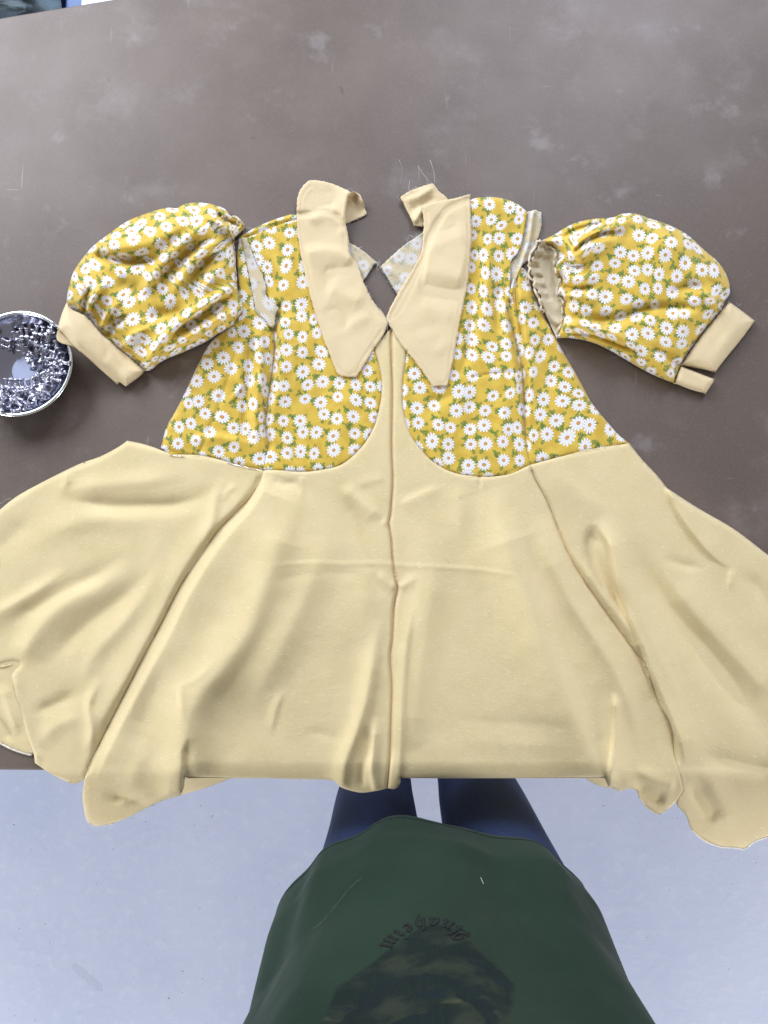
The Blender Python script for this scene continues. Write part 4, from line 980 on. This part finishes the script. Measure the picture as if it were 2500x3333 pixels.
crate(330, -75, -0.05, 0.022, 0.06, 0.3, flat_mat('white_card', (0.75, 0.75, 0.80), 0.5), 'white carton beyond the far table edge', 'carton', 'carton')

# ------------------------------------------------------------------ person standing at the table
person = thing('person', 'person in a dark green printed t-shirt and navy trousers standing at the table', 'person', (0.06, -0.40, 0))
def shirt_pt(th, z):
    """th: -pi..pi around the body, 0 = front (towards the table)"""
    zz = [0.74, 0.79, 0.86, 0.94, 1.02, 1.10, 1.20, 1.30, 1.38, 1.42]
    yf = np.interp(z, zz, [-0.262, -0.233, -0.236, -0.266, -0.285, -0.300, -0.315, -0.335, -0.37, -0.42])
    a = np.interp(z, zz, [0.176, 0.179, 0.183, 0.189, 0.206, 0.221, 0.232, 0.230, 0.16, 0.09])
    b = np.interp(z, zz, [0.115, 0.118, 0.125, 0.135, 0.140, 0.140, 0.135, 0.125, 0.10, 0.06])
    cx = np.interp(z, zz, [0.056, 0.057, 0.059, 0.060, 0.058, 0.054, 0.052, 0.053, 0.055, 0.055])
    s, c = math.sin(th), math.cos(th)
    e = 0.92
    x = cx + a*np.sign(s)*abs(s)**e; y = yf - b + b*np.sign(c)*abs(c)**e
    # soft vertical folds
    low_ = np.clip((1.15-z)/0.3, 0, 1)
    fold = 0.009*math.sin(5*th+3.0*z+0.6)*low_ + 0.0045*math.sin(9*th-6*z+1.0) + 0.003*math.sin(13*th+14*z)*low_
    k = 1+fold/0.17*(0.25+0.75*max(0.0, math.cos(th))**1.5)
    return (cx+(x-cx)*k, (yf-b)+(y-(yf-b))*k, z)
def shirt_mesh():
    V = []; U = []; Fc = []; nu = 220; zs = np.concatenate([np.linspace(0.765, 1.42, 130)])
    for z in zs:
        for i in range(nu):
            th = -math.pi+2*math.pi*i/nu
            zr = z
            if z < 0.9: zr = z + (0.9-z)/0.135*(0.004*math.sin(th*2+0.5)+0.003*math.sin(5*th))
            p = shirt_pt(th, zr); V.append(p); U.append((p[0]-0.055, p[2]))
    n = len(zs)
    for j in range(n-1):
        for i in range(nu):
            a = j*nu+i; b = j*nu+(i+1) % nu; Fc.append((a, a+nu, b+nu, b))
    return mesh_from('shirt', V, Fc, U)
def shirt_mat():
    m, nt, bs = newmat('dark_green_jersey'); X.nt = nt
    tc = node('ShaderNodeTexCoord'); uv = tc.outputs['UV']
    u, v, _ = sep(uv)
    n = noise(uv, 60, 3); fine = noise(uv, 900, 2)
    c = mixc(sstep(noise(uv, 7, 3), 0.3, 0.7), (0.0125, 0.027, 0.018), (0.0185, 0.037, 0.024))
    # faded printed picture: a dark pointed blotch with washed out tones inside
    d = v-0.985
    hw = X.op('POWER', xmax(d, 0.0001), 0.62)*0.40
    hw = xmin(hw, 0.074)+(n-0.5)*0.010
    inside_ = sstep(hw-xabs(u+0.010+d*0.18), -0.002, 0.004)*sstep(d, 0.0, 0.003)
    n2 = noise(mapping(uv, scale=(18, 30, 1), loc=(2, 5, 0)), 1.0, 4, 0.6)
    n3 = noise(mapping(uv, scale=(26, 60, 1), loc=(7, 1, 0)), 1.0, 4, 0.6)
    pr = mixc(sstep(n2, 0.42, 0.60), (0.006, 0.011, 0.012), (0.026, 0.031, 0.022))
    pr = mixc(sstep(n3, 0.55, 0.68)*sstep(d, 0.03, 0.06), pr, (0.006, 0.010, 0.018))
    pr = mixc(sstep(noise(mapping(uv, scale=(20, 44, 1), loc=(1, 9, 0)), 1.0, 3), 0.60, 0.72)*sstep(d, 0.05, 0.09), pr, (0.060, 0.066, 0.036))
    bu = u+0.030; bv = v-1.125
    rr_ = X.op('SQRT', bu*bu*1.3+bv*bv)
    band = X.op('SINE', rr_*150.0+n2*7.0)
    pr = mixc(sstep(band, 0.25, 0.8)*sstep(d, 0.035, 0.055), pr, (0.006, 0.010, 0.014))
    str_ = noise(mapping(uv, scale=(420, 60, 1)), 1.0, 2)
    c = mixc(inside_*(str_*0.5+0.5), c, pr)
    lk(c, bs.inputs['Base Color']); bs.inputs['Roughness'].default_value = 0.9; bs.inputs['Sheen Weight'].default_value = 0.04
    bs.inputs['Specular IOR Level'].default_value = 0.12
    wr = noise(mapping(uv, scale=(9, 4, 1), rot=(0, 0, 0.5)), 1.0, 3, 0.5)
    b2 = node('ShaderNodeBump'); b2.inputs['Strength'].default_value = 0.5; b2.inputs['Distance'].default_value = 0.035; lk(wr, b2.inputs['Height'])
    bump(bs, fine+n*0.5, 0.4, 0.0006)
    bn = [x for x in nt.nodes if x.type == 'BUMP' and x != b2][0]; lk(b2.outputs[0], bn.inputs['Normal'])
    return m
sh = link('shirt', shirt_mesh(), shirt_mat(), person)
sm = sh.modifiers.new('thickness', 'SOLIDIFY'); sm.thickness = 0.0015; sm.offset = -1
J2 = ([], [])
tube('h', [Vector(shirt_pt(-math.pi+2*math.pi*i/160, 0.80))+Vector((0, 0.0004, 0.0004)) for i in range(161)], 0.0006, None, join=J2, sides=4)
link('hem_stitching', mesh_from('hem_stitching', J2[0], J2[1]), flat_mat('dark_green_thread', (0.006, 0.014, 0.011), 0.8), sh)
M_ink = flat_mat('black_print_ink', (0.0015, 0.003, 0.005), 0.8)
def find_th(x, z):
    lo, hi = -1.3, 1.3
    for _ in range(30):
        m = (lo+hi)/2
        if shirt_pt(m, z)[0] < x: lo = m
        else: hi = m
    return (lo+hi)/2
def blackletter():
    word = '\U0001D56C\U0001D593\U0001D586\U0001D58D\U0001D58A\U0001D58E\U0001D592'
    R0 = 0.047; cz = 0.975+0.047; n = len(word)
    # arc below the picture, read upright by someone facing the wearer
    span = 2.25
    adv = [1.25, 0.95, 0.85, 0.9, 0.75, 0.6, 1.2]; tot = sum(adv); acc = 0
    for i, ch in enumerate(word):
        cu = bpy.data.curves.new('letter_curve', 'FONT'); cu.body = ch; cu.size = 0.026; cu.align_x = 'CENTER'; cu.resolution_u = 3
        ob = bpy.data.objects.new('tmp', cu); S.collection.objects.link(ob)
        dg = bpy.context.evaluated_depsgraph_get(); me = bpy.data.meshes.new_from_object(ob.evaluated_get(dg)); bpy.data.objects.remove(ob)
        ang = -span/2 + (acc+adv[i]/2)/tot*span; acc += adv[i]
        V = []
        for v in me.vertices:
            lx, lz = v.co.x, v.co.y
            rr = R0 - lz
            a = ang + lx/R0
            # viewer facing the wearer sees +x on their left, so the word runs towards -x
            X_ = 0.037 - rr*math.sin(a); Z_ = cz - rr*math.cos(a)
            th = find_th(X_, Z_); p = Vector(shirt_pt(th, Z_)); nrm = Vector((X_-0.055, 0.12, 0.06)).normalized()
            V.append(p+nrm*0.0009)
        Fc = [tuple(p.vertices) for p in me.polygons]
        if not Fc: continue
        m2 = mesh_from('printed_letter', V, Fc, smooth_on=False)
        link('printed_letter', m2, M_ink, sh)
blackletter()
# trousers: two legs in one garment
def trousers():
    V = []; Fc = []; nu = 40
    zs = np.linspace(0.03, 0.80, 70)
    for side, (xs_, rs) in (( -1, ([ -0.045, -0.035, -0.012, -0.014, -0.025, -0.025], [0.055, 0.052, 0.052, 0.062, 0.078, 0.080])), (1, ([0.165, 0.165, 0.138, 0.146, 0.160, 0.160], [0.055, 0.052, 0.056, 0.067, 0.084, 0.084]))):
        kz = [0.03, 0.25, 0.50, 0.66, 0.82, 0.99]; ky = [-0.235, -0.245, -0.242, -0.292, -0.372, -0.39]
        b0 = len(V)
        for z in zs:
            cx = np.interp(z, kz, xs_); r = np.interp(z, kz, rs); cy = np.interp(z, kz, ky)
            for i in range(nu):
                a = 2*math.pi*i/nu
                k = 1+0.02*math.sin(3*a+z*40)*math.exp(-((z-0.5)/0.08)**2)+0.012*math.sin(5*a+z*22)
                V.append((cx+r*k*math.cos(a), cy+r*1.02*k*math.sin(a), z))
        for j in range(len(zs)-1):
            for i in range(nu):
                p = b0+j*nu+i; q = b0+j*nu+(i+1) % nu; Fc.append((p, q, q+nu, p+nu))
    return mesh_from('trousers', V, Fc)
M_den = flat_mat('navy_denim', (0.006, 0.019, 0.070), 0.8, 0, 350, 0.25, 0.0006)
tr = link('trousers', trousers(), M_den, person)
# the body under the clothes: one continuous skinned figure
def body():
    pts = [((0.055,-0.40,0.95),0.115),((0.055,-0.43,1.10),0.11),((0.055,-0.45,1.25),0.12),((0.055,-0.47,1.38),0.10),((0.055,-0.47,1.47),0.05),((0.055,-0.45,1.54),0.06),((0.055,-0.45,1.64),0.085),
           ((-0.015,-0.40,0.86),0.060),((-0.013,-0.29,0.66),0.04),((-0.012,-0.245,0.50),0.035),((-0.04,-0.237,0.12),0.028),((-0.045,-0.14,0.045),0.028),
           ((0.135,-0.40,0.86),0.060),((0.14,-0.29,0.66),0.04),((0.138,-0.245,0.50),0.035),((0.165,-0.237,0.12),0.028),((0.17,-0.14,0.045),0.028)]
    E = [(0,1),(1,2),(2,3),(3,4),(4,5),(5,6),(0,7),(7,8),(8,9),(9,10),(10,11),(0,12),(12,13),(13,14),(14,15),(15,16)]
    me = bpy.data.meshes.new('body'); me.from_pydata([p for p, _ in pts], E, [])
    o = link('body', me, flat_mat('skin', (0.55, 0.35, 0.27), 0.6), person)
    m = o.modifiers.new('skin', 'SKIN')
    for i, (_, r) in enumerate(pts): me.skin_vertices[0].data[i].radius = (r*0.85, r*0.8)
    me.skin_vertices[0].data[0].use_root = True
    s = o.modifiers.new('sub', 'SUBSURF'); s.levels = 2; s.render_levels = 2
    for x in (-0.045, 0.17):
        b = box('shoe', x-0.045, x+0.045, -0.30, -0.04, 0.0, 0.075, M_shoe, person, 0.03)
M_shoe = flat_mat('dark_shoe', (0.03, 0.03, 0.035), 0.5)
body()
# a pale hair on the shirt
def on_shirt(x, z, off=0.0022):
    th = find_th(x, z); p = Vector(shirt_pt(th, z)); return p+Vector((0, 0.7, 0.7))*off
hair = tube('loose_hair', [on_shirt(-0.068+0.045*k/14, 0.925+0.018*math.cos(k/14*3.0)) for k in range(15)], 0.00009, flat_mat('faint_hair', (0.22, 0.21, 0.16), 0.7), None, 4)
tag(hair, 'pale curved hair lying on the green shirt', 'hair')
lintp = tube('lint_fleck', [on_shirt(0.098, 0.905), on_shirt(0.100, 0.913)], 0.00018, M_fibre, None, 4)
tag(lintp, 'tiny white lint fleck on the green shirt', 'lint')
